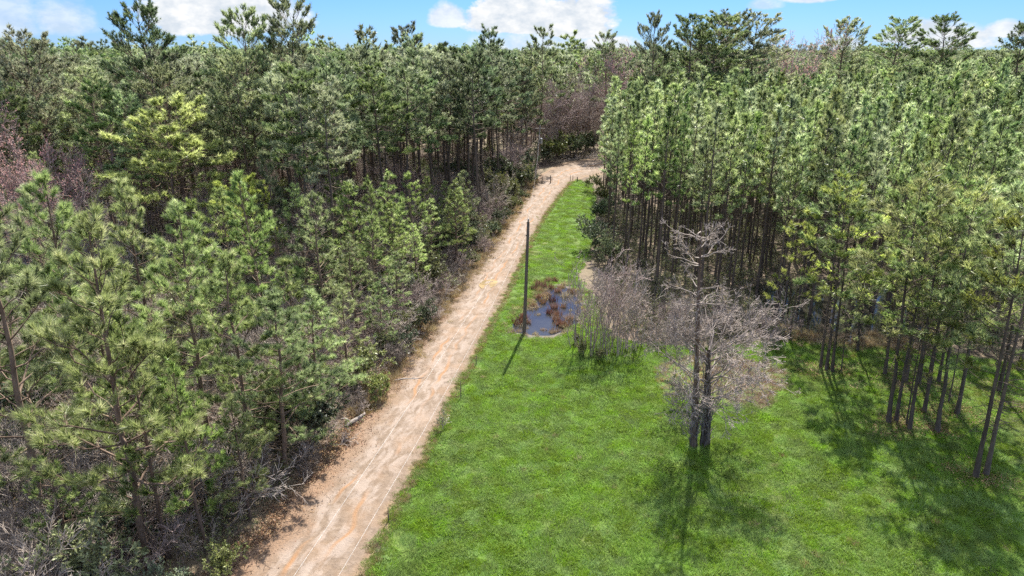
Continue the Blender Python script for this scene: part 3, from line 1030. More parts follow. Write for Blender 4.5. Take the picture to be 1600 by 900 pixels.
nL = 0
rz = lambda n: rng.uniform(0, 6.28, n)
P1 = jgrid(-70, 2, 30, 66, 5.5, 5.5, .46, rng)
P1 = P1[left_ok(P1, .3) & in_view(P1, 8) & clear_of(P1, 3.0) & ~sight_gap(P1, 0)]
for p in P1:
    near = xl(p[1]) - p[0]
    big = near > 9
    kit = random.choice(HERO if (p[1] < 48 and big) else MID)
    H = rng.uniform(11, 15.5) if big else rng.uniform(7.5, 11.5)
    if p[1] > 52 and near < 26:
        H *= .95
    h0 = 16.5 if kit in HERO else 13
    s = H / h0
    w = rng.uniform(.95, 1.25)
    lb, gp = (('mid-green pine in the dense young wood left of the track', 'young pines of the left wood') if big else
              ('small bushy pine along the wooded left side of the track', 'small pines along the left side of the track'))
    plant('young_pine', kit, p[0], p[1], lb, 'young pine', rng.uniform(0, 6.28), (s * w, s * w, s), gp)
    nL += 1
P2 = jgrid(-130, 12, 66, 158, 5.2, 5.4, .46, rng)
P2 = P2[left_ok(P2, 1.6) & in_view(P2, 5) & clear_of(P2, 2.2) & ~sight_gap(P2, 0)]
nr2 = xl(np.minimum(P2[:, 1], 127)) - P2[:, 0]
row = (nr2 < 26) & (P2[:, 1] < 118)
P2 = P2[~row | (rng.uniform(0, 1, len(P2)) < .9)]
u2 = rng.uniform(0, 1, len(P2))
bare_p = P2[u2 < .07]
P2 = P2[u2 >= .07]
P2 = P2[np.argsort(P2[:, 1])]
tall_pts, rest = P2[:280], P2[280:]
for p in tall_pts:
    near = xl(min(p[1], 127)) - p[0]
    r = rng.uniform()
    if near < 7 and r < .6 and p[1] < 92:
        kit, h0, H = random.choice(MID), 13, rng.uniform(7, 11.5)
    elif near < 26 and p[1] < 118:
        kit, h0, H = random.choice(TRUNKY), 22, rng.uniform(18, 22)
    elif r < .22:
        kit, h0, H = random.choice(MID), 13, rng.uniform(10, 16)
    elif r < .34:
        kit, h0, H = random.choice(OPEN), 25, rng.uniform(18, 23)
    else:
        kit, h0, H = random.choice(TALL), 22, rng.uniform(16.5, 21.5)
    s = H / h0
    w = rng.uniform(.9, 1.25)
    plant('forest_pine', kit, p[0], p[1], 'grey-green pine in the deep mixed wood left of the track', 'forest pine', rng.uniform(0, 6.28), (s * w, s * w, s), 'pines of the deep wood on the left')
    nL += 1

# leafless trees: red maple at the left edge, grey ones through the wood and at the bend
for k, (kit, u, v, H, lb) in enumerate([
        (REDT[0], 40, 430, 15.5, 'leafless maple flushed with red buds at the left edge'),
        (REDT[1], 95, 455, 12.0, 'smaller red-tinged maple right of the reddest one on the left'),
        (REDT[1], -20, 425, 16.0, 'red-tinged maple half cut by the left frame edge'),
        (REDT[0], 110, 415, 14.0, 'pinkish maple between the reddest one and the grey leafless tree'),
        (BARET[0], 140, 455, 12.0, 'grey leafless tree between the red maple and the yellow-green pine'),
        (REDT[0], 982, 240, 24.0, 'red-budded maple over the plantation at the road bend'),
        (REDT[1], 1238, 232, 26.0, 'small scarlet maple top peeking over the plantation'),
        (BARET[1], 872, 244, 17.0, 'large mauve leafless tree over the dark tangle at the bend'),
        (BARET[0], 898, 240, 19.0, 'tall grey leafless tree right of the mauve one at the bend'),
        (BARET[3], 905, 234, 17.0, 'bare mauve tree leaning over the dirt clearing'),
        (BARET[2], 853, 254, 13.0, 'grey bare tree left of the mauve one, by the weathered pole'),
        (BARET[1], 822, 268, 11.0, 'mauve bare tree left of the weathered pole'),
        (BARET[3], 925, 228, 22.0, 'pale bare tree behind the brush pile')]):
    p = at(u, v)
    s = H / 12
    plant('bare_tree', kit, p[0], p[1], lb, 'leafless tree', k * 1.3, (s * .9, s * .9, s))
for k, (u, v) in enumerate([(846, 250), (858, 247), (868, 240), (880, 236), (890, 243), (905, 226), (915, 236), (930, 240), (935, 228), (878, 228), (850, 240), (925, 218), (900, 215)]):
    p = at(u, v)
    s = rng.uniform(.95, 1.5)
    plant('bare_tree', BARET[(k * 3 + 1) % 4], p[0], p[1], 'mauve-grey leafless tree in the tangle closing the road bend', 'leafless tree', k * 1.9, (s * 1.15, s * 1.15, s), 'leafless trees crowding the road bend')
for k, (u, v) in enumerate([(858, 252), (872, 247), (884, 244), (910, 240), (848, 258), (930, 236), (920, 232)]):
    p = at(u, v)
    plant('evergreen_shrub', HOLLY[(k * 2) % 5], p[0], p[1], 'dark evergreen shrub in the tangle closing the road bend', 'evergreen shrub', k * 1.3, rng.uniform(1.0, 1.7), 'evergreen shrubs crowding the road bend')
for p in bare_p[:40]:
    s = rng.uniform(.7, 1.15)
    plant('bare_tree', random.choice(BARET), p[0], p[1], 'grey leafless tree among the pines of the left wood', 'leafless tree', rng.uniform(0, 6.28), s, 'leafless trees inside the left wood')

# brush and evergreen shrubs along the track and inside the near wood
Pb = jgrid(-46, 6, 23, 135, 2.4, 2.4, .48, rng)
nearb = xl(np.minimum(Pb[:, 1], 127)) - Pb[:, 0]
Pb = Pb[(nearb > -.5) & (nearb < np.where(Pb[:, 1] < 60, 7, 6)) & in_view(Pb, 3)]
for p in Pb:
    r = rng.uniform()
    near = xl(min(p[1], 127)) - p[0]
    s = rng.uniform(.45, .85) if near < 1.6 else rng.uniform(.6, 1.3)
    if r < .5:
        plant('bare_shrub', random.choice(BRUSH + DBRUSH * 2), p[0], p[1], 'leafless grey brush growing along the wooded side of the track', 'leafless shrub', rng.uniform(0, 6.28), s, 'leafless brush along the wooded side of the track')
    elif r < (.9 if p[1] > 48 else .68):
        plant('evergreen_shrub', random.choice(HOLLY), p[0], p[1], 'dark evergreen shrub among the brush along the track', 'evergreen shrub', rng.uniform(0, 6.28), s, 'evergreen shrubs along the wooded side of the track')
one(HOLLY[0], 578, 602, 3.2, 'glossy grey-green shrub at the track edge above the fallen log', 3.4, .2, 'evergreen_shrub', 'evergreen shrub', w=1.1)
one(FRONT[1], 708, 398, 4.6, 'small light green pine sapling lit up by the mauve brush', 15, .9, 'pine_sapling', 'pine sapling', w=1.3)
one(HOLLY[1], 800, 300, 6.5, 'pale olive evergreen tree overhanging the far track on the left', 3.4, 1.1, 'evergreen_shrub', 'evergreen shrub')
one(HOLLY[3], 812, 288, 6.0, 'dark glossy evergreen left of the weathered pole', 3.4, 2.1, 'evergreen_shrub', 'evergreen shrub')
one(HOLLY[2], 780, 318, 5.0, 'olive green evergreen shrub along the far left verge', 3.4, 3.1, 'evergreen_shrub', 'evergreen shrub')
one(HOLLY[4], 862, 255, 6.0, 'dark evergreen bush at the bend beside the dirt clearing', 3.4, .6, 'evergreen_shrub', 'evergreen shrub')
one(HOLLY[1], 895, 246, 5.5, 'blackish evergreen bush behind the brush pile', 3.4, 2.6, 'evergreen_shrub', 'evergreen shrub')
# undergrowth deeper in: one mass
Pu = jgrid(-95, 4, 22, 120, 1.7, 1.7, .5, rng)
nearu = xl(np.minimum(Pu[:, 1], 127)) - Pu[:, 0]
Pu = Pu[(nearu > .6) & in_view(Pu, 4)]
scatter('undergrowth', Pu, rng.uniform(0, 6.28, len(Pu)), rng.uniform(.5, 1.5, len(Pu)), LOWSC, rng, .15,
        label='tangled grey leafless undergrowth covering the floor of the left wood', category='undergrowth')
Pu2 = jgrid(-105, 8, 23, 150, 2.9, 2.9, .5, rng)
nearu2 = xl(np.minimum(Pu2[:, 1], 127)) - Pu2[:, 0]
Pu2 = Pu2[(nearu2 > 2.5) & in_view(Pu2, 4)]
scatter('understory_thicket', Pu2, rng.uniform(0, 6.28, len(Pu2)), rng.uniform(.5, 1.35, len(Pu2)),
        [solid(k, 'understory_%d' % i) for i, k in enumerate(BRUSH[:3] + BRUSHP[:2] + DBRUSH[:1] + HOLLY[:2])], rng, .1,
        label='shoulder-high brush filling the deep wood between the trunks', category='undergrowth')

# ------------------------------------------------------------------ the even-aged plantation on the right
def front_y(x):
    return np.interp(x, [8, 12, 16, 24, 33, 42, 50, 60, 80, 200], [82, 70, 64, 58, 56, 54, 51, 46, 38, 20])


Pp = jgrid(8, 260, 30, 300, 2.5, 2.6, .3, rng)
left_edge = np.interp(Pp[:, 1], [60, 70, 80, 122, 150, 300], [10.5, 10.6, 11.0, 16.2, 25, 60])
Pp = Pp[(Pp[:, 0] > left_edge) & (Pp[:, 1] > front_y(Pp[:, 0])) & in_view(Pp, 5) & clear_of(Pp, 1.6)]
Pp = Pp[rng.uniform(0, 1, len(Pp)) > .14]
# trees that show: the front rows and the edge along the meadow first, then outwards by distance
score = np.hypot(Pp[:, 0], Pp[:, 1])
Pp = Pp[np.argsort(score)]
hs = 16.4 * (1 + .06 * smooth_noise(Pp, 38, 3) + rng.normal(size=len(Pp)) * .085)
for i in range(300):
    x, y = Pp[i]
    fr = y - front_y(x)
    le = x - np.interp(y, [60, 70, 80, 122, 150, 300], [10.5, 10.6, 11.0, 16.2, 25, 60])
    s = hs[i] / 16
    w = rng.uniform(.8, 1.15)
    if le < 3.2 and y > 68:
        lb, gp = 'slender plantation pine on the stand edge beside the narrow grass strip', 'plantation pines edging the grass strip'
    elif fr < 4:
        lb, gp = 'slender plantation pine in the front row with its foot by the flooded strip', 'front row of the pine plantation'
    else:
        lb, gp = 'slender green-topped pine inside the dense even-aged plantation', 'pines inside the dense plantation'
    plant('plantation_pine', PLANT[i % 8], x, y, lb, 'plantation pine', rng.uniform(0, 6.28), (s * w, s * w, s), gp)
q = Pp[300:]
scatter('plantation_canopy', q, rng.uniform(0, 6.28, len(q)), hs[300:] / 15, FARP, rng, .02,
        label='far rows of the pine plantation merging into one green canopy', category='plantation')
Ps = jgrid(7, 75, 44, 100, 1.5, 1.5, .5, rng)
Ps = Ps[(Ps[:, 0] > np.interp(Ps[:, 1], [60, 70, 80, 122], [10.0, 10.0, 10.4, 15.6])) & (~in_poly(Ps, np.array(MEADOW))) & ~in_poly(Ps, np.array(FLOOD)) & in_view(Ps, 2)]
scatter('stand_undergrowth', Ps, rng.uniform(0, 6.28, len(Ps)), rng.uniform(.4, 1.1, len(Ps)), LOWSC[3:], rng, .15,  # dark kinds only, their colour standing in for shade under the stand
        label='dim leafless undergrowth between the plantation trunks', category='undergrowth')
# low growth on the plantation's edge
for k, (u, v, H, kit, lb) in enumerate([
        (935, 392, 4.2, HOLLY[1], 'olive shrub at the plantation corner by the grass strip'), (940, 350, 4.0, HOLLY[3], 'dark evergreen shrub midway along the grass strip'),
        (938, 322, 3.6, HOLLY[0], 'grey-green shrub at the far end of the grass strip'), (930, 300, 3.2, HOLLY[2], 'small olive shrub near the straw patch at the strip end'),
        (948, 415, 3.5, HOLLY[4], 'yellowish shrub at the foot of the plantation corner trunk')]):
    one(kit, u, v, H, lb, 3.4, k * 1.9, 'evergreen_shrub', 'evergreen shrub')

# ------------------------------------------------------------------ woods beyond, to the horizon
def ring(d0, d1, step, jit=.5):
    p = jgrid(-d1 * .9, d1 * .9, 20, d1, step, step, jit, rng)
    d = p[:, 1]
    return p[in_view(p, 12) & (d >= d0) & (d < d1)]


FAR = np.concatenate([rest, ring(158, 330, 5.4), ring(330, 700, 8.5), ring(700, 1700, 15)])
keep = np.ones(len(FAR), bool)
stand = (FAR[:, 0] > np.interp(FAR[:, 1], [60, 122, 150, 300], [8, 14, 24, 58])) & (FAR[:, 1] < 300)
clearing = (np.hypot(FAR[:, 0] - 22, (FAR[:, 1] - 176) * .6) < 9) | ((np.abs(FAR[:, 0] - 26) < 12) & (np.abs(FAR[:, 1] - 158) < 6))
FAR = FAR[~stand & ~clearing]
hf = (18.8 + 1.8 * smooth_noise(FAR, 120, 8) + rng.normal(size=len(FAR)) * 1.6) / 20
hf *= np.where(rng.uniform(0, 1, len(FAR)) < .07, rng.uniform(1.12, 1.32, len(FAR)), 1)
hf *= np.where(FAR[:, 0] < -20, .99, .95)
scatter('distant_pine_forest', FAR, rng.uniform(0, 6.28, len(FAR)), hf * np.where(FAR[:, 1] > 700, 1.06, 1), FART, rng, .02,
        label='distant pine forest running unbroken to the skyline', category='forest')

# ------------------------------------------------------------------ middle of the meadow: leafless trees and brush
p = at(1083, 698)
outp, ends, rg = bare_parts(901, 14.2, 1, 0, 1, 0, .17, base_r=0, up=0, wander=.03)
tk = outp[0][0].copy()
tk[0] = np.array([[0, 0, -.05], [-.1, .25, 3.6], [-.3, .3, 7.2], [-.5, .45, 10.8], [-.62, .5, 14.0]])
trunk_r = np.array([[.20, .15, .12, .085, .03]])
nb = 21
rgx = np.random.default_rng(77)
hz = np.r_[rgx.uniform(8.4, 10.6, 8), rgx.uniform(11.2, 13.4, nb - 8)]
bp = np.stack([np.interp(hz, [0, 3.6, 7.2, 10.8, 14], [0, -.1, -.3, -.5, -.62]), np.interp(hz, [0, 3.6, 7.2, 10.8, 14], [0, .25, .3, .45, .5]), hz], -1)
ba = np.arange(nb) * 2.4 + rgx.normal(size=nb) * .3
bd = norm(np.stack([np.cos(ba), np.sin(ba), .12 + (hz - 8) * .05], -1))
bl_ = rgx.uniform(1.4, 2.7, nb) * np.where(hz > 13, .7, 1)
o2, _, _ = bare_parts(902, 1, 1, 0, 4, (4, 4, 3), .05, up=.1, ratio=.5, wander=.2, first=(bp, bd, bl_, np.full(nb, .045)))
kit = [('trunk', mk_mesh('cypress_trunk', [(*tubes(tk, trunk_r, 10), 0)], [M['bark']])),
       ('branches', mk_mesh('cypress_branches', [(*tubes(P, np.maximum(r, .012), 4), 0) for P, r in o2], [M['twig_pale']]))]
plant('bare_cypress', kit, p[0], p[1], 'tall slender leafless tree with a pale tiered top in the middle of the meadow', 'leafless tree', 0)

p = at(1102, 694)
tk = np.array([[[0, 0, -.05], [0, .1, 1.5], [-.1, .15, 3.0], [-.2, .3, 4.6], [-.3, .3, 6.2]]])
tr_ = np.array([[.30, .23, .20, .17, .10]])
nb = 34
hz = rgx.uniform(2.2, 6.1, nb)
bp = np.stack([np.interp(hz, [0, 3, 6.2], [0, -.1, -.3]), np.interp(hz, [0, 3, 6.2], [0, .15, .3]), hz], -1)
ba = np.arange(nb) * 2.4 + rgx.normal(size=nb) * .3
bd = norm(np.stack([np.cos(ba) * 1.1, np.sin(ba), rgx.uniform(.1, .55, nb) + (hz - 2) * .16], -1))
o2, e2, _ = bare_parts(903, 1, 1, 0, 5, (5, 4, 4, 3), .07, up=.1, ratio=.6, wander=.22, first=(bp, bd, rgx.uniform(2.5, 4.1, nb), np.full(nb, .055)))
kit = [('trunk', mk_mesh('thorn_trunk', [(*tubes(tk, tr_, 10), 0)], [M['bark_dark']])),
       ('branches', mk_mesh('thorn_branches', [(*tubes(P, np.maximum(r, .0095), 4 if i < 1 else 3), 0) for i, (P, r) in enumerate(o2)], [M['twig_brown']]))]
plant('bare_thorn_tree', kit, p[0], p[1], 'low wide leafless tree with a dark stub trunk and dense mauve-grey twigs', 'leafless tree', 0)

kit = bare_kit('vine_tangle', 'brush', 'twig_brown', 904, 6.6, 36, .10, 4, (6, 4, 2), .045, base_r=.95, wander=.28, up=.1, minr=.016, ratio=.36, s0=.1, parts=('stems', 'twigs'))
p = at(1088, 694)
plant('vine_tangle', kit, p[0], p[1], 'grey tangle of vines and twigs wrapped round the feet of the meadow trees', 'vine tangle', 0, (.66, .5, 1.0))
kit = bare_kit('ever_sprig', 'brush', 'brush', 905, 2.6, 6, .5, 4, (4, 4, 3), .025, leaf='leaf', leafn=4, leafl=.16, leafw=.07, base_r=.3, minr=.01, parts=('stems', 'foliage'))
p = at(1058, 640)
plant('evergreen_sapling', kit, p[0], p[1], 'dark leafy sapling just left of the vine-wrapped trunks', 'sapling', 0)

# grey thicket beside the pond: each clump of stems on its own
TH = [(905, 545), (917, 552), (930, 556), (945, 553), (958, 556), (972, 552), (985, 548), (925, 535), (950, 530), (975, 528), (998, 540), (940, 515), (965, 505), (990, 512)]
THK = [bare_kit('thicket%d' % i, 'twig_mauve' if i % 2 else 'twig', 'twig_mauve' if i % 2 else 'twig', 920 + i, 8.6, 6, .16, 4, (4, 4, 2), .04, base_r=.7, wander=.2, up=.35, minr=.012, ratio=.40, s0=.3, parts=('stems', 'twigs')) for i in range(4)]
for k, (u, v) in enumerate(TH):
    q = at(u, v)
    s = rng.uniform(.8, 1.1)
    plant('thicket_shrub', THK[k % 4], q[0], q[1], 'mauve-grey leafless shrub of many upright stems beside the pond', 'leafless shrub', k * 1.7, s, 'leafless thicket beside the pond')
for k, (u, v) in enumerate([(912, 556), (938, 562), (902, 536)]):
    q = at(u, v)
    plant('evergreen_shrub', HOLLY[2 * (k % 2)], q[0], q[1], 'low leafy shrub at the foot of the leafless thicket by the pond', 'evergreen shrub', k * 1.1, rng.uniform(.28, .4), 'low leafy shrubs under the thicket')
# bare brush behind and right of the thorn tree
for k, (u, v) in enumerate([(1040, 520), (1075, 512), (1110, 520), (1150, 515), (1185, 522), (1215, 530), (1060, 500), (1130, 500), (1030, 545), (1200, 545)]):
    q = at(u, v)
    plant('bare_shrub', BRUSH[k % 5], q[0], q[1], 'grey leafless shrub between the meadow trees and the flooded strip', 'leafless shrub', k * .9, rng.uniform(.6, .95), 'leafless shrubs before the flooded strip')


# ------------------------------------------------------------------ reeds in the pond
def reed_mesh(i, n, h, mat='reed'):
    rg = np.random.default_rng(950 + i)
    C = np.stack([rg.normal(size=n) * .22, rg.normal(size=n) * .22, np.full(n, -.02)], -1)
    D = norm(np.stack([rg.normal(size=n) * .35, rg.normal(size=n) * .35, np.ones(n)], -1))
    f = blades(C, D, h, 3, .035, .18, rg, np.clip(rg.normal(size=n) * .2 + .5, 0, 1), .35, 0)
    return mk_mesh('reed%d' % i, [(f[0], f[1], 0, f[2])], [M[mat]])


RD = [reed_mesh(i, 40, .9) for i in range(3)] + [reed_mesh(9, 40, .8, 'straw')]
for k, (u, v) in enumerate([(832, 478), (841, 466), (848, 474), (855, 462), (862, 470), (866, 482), (858, 490), (872, 492), (880, 480), (868, 500), (874, 508), (846, 456), (852, 448),
                            (862, 450), (872, 456), (884, 464), (836, 452), (842, 446), (868, 440), (880, 446), (892, 458), (856, 440), (818, 498), (810, 506), (824, 505), (890, 500), (884, 510)]):
    q = at(u, v)
    o = link('reed_clump', RD[k % 4 if k % 4 < 3 or v < 470 else 0], None, (q[0], q[1], .012), label='clump of dead reddish reeds standing in the pond', category='reed clump', group='dead reed clumps in the pond')
    o.rotation_euler.z = k * 1.3
    s = rng.uniform(.7, 1.25)
    o.scale = (s, s, s)

# ------------------------------------------------------------------ poles, wires, posts, log
bx, by = at(819, 520)


def wood_pole(name, label, x, y, H, dx, dy, r0, r1, mat):
    t = thing(name, label, 'utility pole', (x, y, 0))
    k = np.linspace(0, 1, 8)
    P = np.stack([dx * k, dy * k, -.05 + (H + .05) * k], -1)[None]
    link('shaft', mk_mesh(name + '_shaft', [(*tubes(P, (r0 + (r1 - r0) * k)[None], 12), 0),
                                            (*tubes(np.array([[[dx, dy, H - .01], [dx, dy, H + .05]]]), np.array([[r1, .01]]), 12), 0)], [M[mat]]), t)
    return t


def lathe(prof, s, c):
    """prof: list of (r, z); returns V, T"""
    P = np.array([[c[0], c[1], c[2] + z] for _, z in prof])[None]
    return tubes(P, np.array([[r for r, _ in prof]]), s)


t = wood_pole('utility_pole', 'dark weathered utility pole standing at the pond edge beside the track', bx, by, 9.8, .28, 0, .16, .11, 'pole')
link('insulator', mk_mesh('insulator', [(*lathe([(.0, 0), (.05, .0), (.05, .06), (.085, .08), (.05, .13), (.075, .15), (.04, .22), (0, .23)], 12, (.28, 0, 9.84)), 0)], [M['ceramic']]), t)
link('spool_bracket', mk_mesh('spool_bracket', [(*tubes(np.array([[[.25, 0, 8.65], [.12, -.02, 8.65]]]), np.array([[.035, .035]]), 8), 0),
                                                (*lathe([(.0, 0), (.045, .0), (.03, .05), (.045, .1), (0, .1)], 10, (.10, -.02, 8.60)), 0)], [M['stake']]), t)
fx, fy = at(837, 275)
t = wood_pole('utility_pole', 'pale weathered utility pole with a grey transformer at the far bend', fx, fy, 9.6, .75, 0, .17, .12, 'pole_pale')
link('transformer', mk_mesh('transformer', [(*lathe([(.0, 0), (.24, .0), (.25, .05), (.25, .85), (.27, .87), (.27, .93), (.12, 1.0), (0, 1.02)], 16, (.95, -.1, 6.2)), 0),
                                            (*lathe([(.0, 0), (.05, .0), (.07, .08), (.04, .2), (0, .22)], 8, (.95, -.1, 7.2)), 0)], [M['can']]), t)
link('crossarm', mk_mesh('crossarm', [(*tubes(np.array([[[-.25, 0, 9.0], [1.6, 0, 9.0]]]), np.array([[.055, .055]]), 4), 0)], [M['pole_pale']]), t)


def wire(name, label, a, b, sag, n=40, r=.005):
    k = np.linspace(0, 1, n)
    P = np.array(a)[None] * (1 - k)[:, None] + np.array(b)[None] * k[:, None]
    P[:, 2] -= 4 * sag * k * (1 - k)
    o0 = P[0].copy()
    o = link(name, mk_mesh(name, [(*tubes((P - o0)[None], np.full((1, n), r), 5), 0)], [M['wire']]), None, tuple(o0), label=label, category='overhead wire')
    return o


wire('overhead_wire', 'upper thin bright wire running from the near pole over the track', (bx + .28, by, 10.08), (bx + .28 - .205 * 78, by - 78, 9.0), 1.25)
wire('overhead_wire', 'lower bright wire close above the right edge of the track', (bx + .10, by - .02, 8.66), (bx + .10 - .185 * 78, by - 78, 10.9), 2.75)
wire('overhead_wire', 'wire stretching from the near pole to the pale pole at the bend', (bx + .28, by, 10.08), (fx + .75, fy, 9.06), 1.6)

PO = [(860, 287, 1.5, 'dark wooden post right of the pale pole at the bend'), (847, 287, 1.3, 'thin dark post between the pale pole and the stout post'), (840, 285, 1.6, 'leaning dark post at the foot of the pale pole'),
      (902, 284, .9, 'short post at the far tip of the grass strip'), (895, 281, .8, 'thin post left of the short one at the strip tip'), (891, 283, 1.1, 'white-grey stake at the track side of the strip tip')]
for k, (u, v, H, lb) in enumerate(PO):
    q = at(u, v)
    r = .09 if k in (0, 3) else .055
    P = np.array([[[0, 0, -.1], [.01, 0, H * .5], [.03 * (k % 3 - 1), .02, H], [.03 * (k % 3 - 1), .02, H + .02]]])
    link('fence_post', mk_mesh('fence_post', [(*tubes(P, np.array([[r * 1.05, r, r * .95, .005]]), 9), 0)], [M['pole' if k != 5 else 'pole_pale']]), None, (q[0], q[1], 0), label=lb, category='fence post')
for k, (u, v, H, lb) in enumerate([(607, 815, .9, 'thin rusty stake at the grass edge nearest the bottom of the picture'), (720, 622, 1.3, 'thin rusty stake at the grass edge halfway up the track'), (744, 570, .8, 'short rusty stake in the grass left of the pond')]):
    q = at(u, v)
    P = np.array([[[0, 0, -.1], [.0, 0, H * .5], [.03, .01, H], [.03, .01, H + .01]]])
    link('metal_stake', mk_mesh('metal_stake', [(*tubes(P, np.array([[.022, .022, .022, .004]]), 6), 0), (*tubes(P[:, :2] + np.array([.03, 0, 0]), np.array([[.012, .012]]), 4), 0)], [M['stake']]), None, (q[0], q[1], 0), label=lb, category='stake')

# sapling at the meadow edge, log, brush pile, dead branch in the track
kit = bare_kit('sap', 'twig', 'twig', 960, 1.6, 2, .3, 3, (6, 4), .02, leaf='leaf_olive', leafn=3, leafl=.16, leafw=.08, leafp=.7, base_r=.08, parts=('stems', 'foliage'))
q = at(690, 672)
plant('sapling', kit, q[0], q[1], 'small leafy sapling alone at the meadow edge by the track', 'sapling', 0)
q = at(558, 658)
rgl = np.random.default_rng(4)
P = np.array([[[-.55, -.85, .13], [-.22, -.35, .17], [.06, .2, .14], [.36, .75, .13], [.38, .78, .13]]])
Q = np.array([[[-.35, -.4, .22], [-.7, -.15, .28], [-1.05, -.1, .22]]])
link('fallen_log', mk_mesh('fallen_log', [(*tubes(P, np.array([[.11, .14, .12, .09, .01]]), 10), 0), (*tubes(Q, np.array([[.07, .06, .03]]), 6), 0)], [M['deadwood']]), None, (q[0], q[1], 0), label='pale rotten log lying at the left edge of the dirt track', category='log')
kit = bare_kit('pile', 'deadwood', 'twig', 970, 4.5, 16, 2.6, 3, (5, 4), .09, base_r=2.2, wander=.5, up=-.15, minr=.02, parts=('limbs', 'twigs'))
q = at(905, 247)
plant('brush_pile', kit, q[0], q[1], 'grey heap of pulled branches at the back of the road bend', 'brush pile', .3, (1.3, 1, .75))
for k, (u, v, a, L) in enumerate([(640, 594, .2, 2.2), (830, 293, .9, 3.2), (822, 300, .3, 2.0), (925, 268, 1.2, 2.0)]):
    q = at(u, v)
    z = .08
    P = np.array([[[-L / 2, 0, z], [-L * .2, .08, z + .05], [L * .2, -.06, z + .03], [L / 2, .1, z]]])
    Q = np.array([[[L * .05, 0, z + .03], [L * .2, .3, z + .1], [L * .33, .5, z + .05]]])
    o = link('fallen_branch', mk_mesh('fallen_branch', [(*tubes(P, np.array([[.05, .045, .035, .01]]), 6), 0), (*tubes(Q, np.array([[.02, .015, .006]]), 4), 0)], [M['deadwood']]), None, (q[0], q[1], 0),
             label=['crooked dead branch lying across the middle of the track', 'long dead branch on the left verge below the pale pole', 'short dead branch on the left verge before the bend', 'dead branch at the far right side of the bend'][k], category='dead branch')
    o.rotation_euler.z = a

# ------------------------------------------------------------------ ground cover (uncountable)
def turf(i, n, rad, h, w, mat, lean=.5, spread=.3):
    rg = np.random.default_rng(1000 + i)
    a = rg.uniform(0, 6.28, n)
    r = rad * np.sqrt(rg.uniform(0, 1, n))
    C = np.stack([np.cos(a) * r, np.sin(a) * r, np.zeros(n)], -1)
    comb_ = rg.normal(size=2) * lean
    D = norm(np.stack([comb_[0] + rg.normal(size=n) * spread, comb_[1] + rg.normal(size=n) * spread, np.ones(n)], -1))
    f = blades(C, D, h, 1, w, .15, rg, np.clip(rg.normal(size=n) * .22 + .45 + .15 * np.sin(a * 2), 0, 1), .5, 0)
    return bpy.data.objects.new('turf_%s_%d' % (mat, i), mk_mesh('turf%d' % i, [(f[0], f[1], 0, f[2])], [M[mat]]))


GR = [turf(i, 210, .55, .30, .030, 'grass', .6, .35) for i in range(6)]
GD = [turf(20 + i, 190, .55, .20, .030, 'grass_dull', .4, .4) for i in range(5)]
ST = [turf(40 + i, 60, .30, .42, .028, 'straw', .3, .4) for i in range(4)]
BRM = [turf(60 + i, 110, .6, .5, .022, 'bramble', .5, .8) for i in range(4)]
LT = []
for i in range(4):
    rg = np.random.default_rng(1100 + i)
    n = 90
    C = np.stack([rg.normal(size=n) * .4, rg.normal(size=n) * .4, rg.uniform(.01, .05, n)], -1)
    D = norm(np.stack([rg.normal(size=n), rg.normal(size=n), rg.normal(size=n) * .25], -1))
    f = blades(C, D, .085, 1, .05, .1, rg, rg.uniform(0, 1, n), 0, 0)
    LT.append(bpy.data.objects.new('litter_%d' % i, mk_mesh('litter%d' % i, [(f[0], f[1], 0, f[2])], [M['litter']])))

MP = np.array(MEADOW)
Pg = jgrid(-10, 66, 19, 130, .47, .47, .5, rng)
Pg = Pg[in_poly(Pg, MP) & in_view(Pg, 3)]
Pg = Pg[~in_poly(Pg, np.array(POND) + (np.array(POND) - np.mean(POND, 0)) * .06)]
far = Pg[:, 1] > 62
Pg = Pg[~far | (rng.uniform(0, 1, len(Pg)) < .6)]
# the tan patch round the meadow trees and the dry ground on the right
tan = np.exp(-(((Pg[:, 0] - 15.5) / 5.0) ** 2 + ((Pg[:, 1] - 45.5) / 4.5) ** 2))
dullf = np.exp(-(((Pg[:, 0] - 36) / 9) ** 2 + ((Pg[:, 1] - 38) / 8) ** 2)) + np.exp(-(((Pg[:, 0] - 23) / 6) ** 2 + ((Pg[:, 1] - 47) / 4) ** 2)) * .5
edge = np.clip(1 - (Pg[:, 0] - xr(np.minimum(Pg[:, 1], 126))) / 1.3, 0, 1)
nzg = smooth_noise(Pg, 9, 4) * .5 + smooth_noise(Pg, 3, 5) * .4
pt = rng.uniform(0, 1, len(Pg))
is_tan = (tan + nzg * .25) > .42
is_dull = ~is_tan & ((dullf * .75 + edge * .4 + nzg * .35) > pt * .9)
bald = (edge > .4) & (pt < edge * .7)
is_lush = ~is_tan & ~is_dull & ~bald
is_dull &= ~bald
hsz = .9 + .22 * smooth_noise(Pg, 5, 9) + .14 * smooth_noise(Pg, 1.8, 10)


def put(name, sel, src, sc, label, cat):
    scatter(name, Pg[sel], rng.uniform(0, 6.28, sel.sum()), np.clip(sc[sel], .35, 1.6) * rng.uniform(.8, 1.2, sel.sum()), src, rng, .06, label=label, category=cat)


put('meadow_grass', is_lush, GR, hsz, 'lush bright green grass covering the open meadow', 'grass')
put('dull_grass', is_dull, GD, hsz, 'short olive grass at the meadow edges and under the right-hand pines', 'grass')
sel = is_tan & (rng.uniform(0, 1, len(Pg)) < .95)
pinkp = sel & (Pg[:, 0] > 14.5) & (rng.uniform(0, 1, len(Pg)) < .7)
put('dry_grass', sel & ~pinkp, ST, hsz, 'tan dead grass round the leafless meadow trees', 'dry grass')
put('dead_bramble', pinkp, BRM, hsz, 'pinkish dead bramble mat right of the leafless meadow trees', 'bramble')
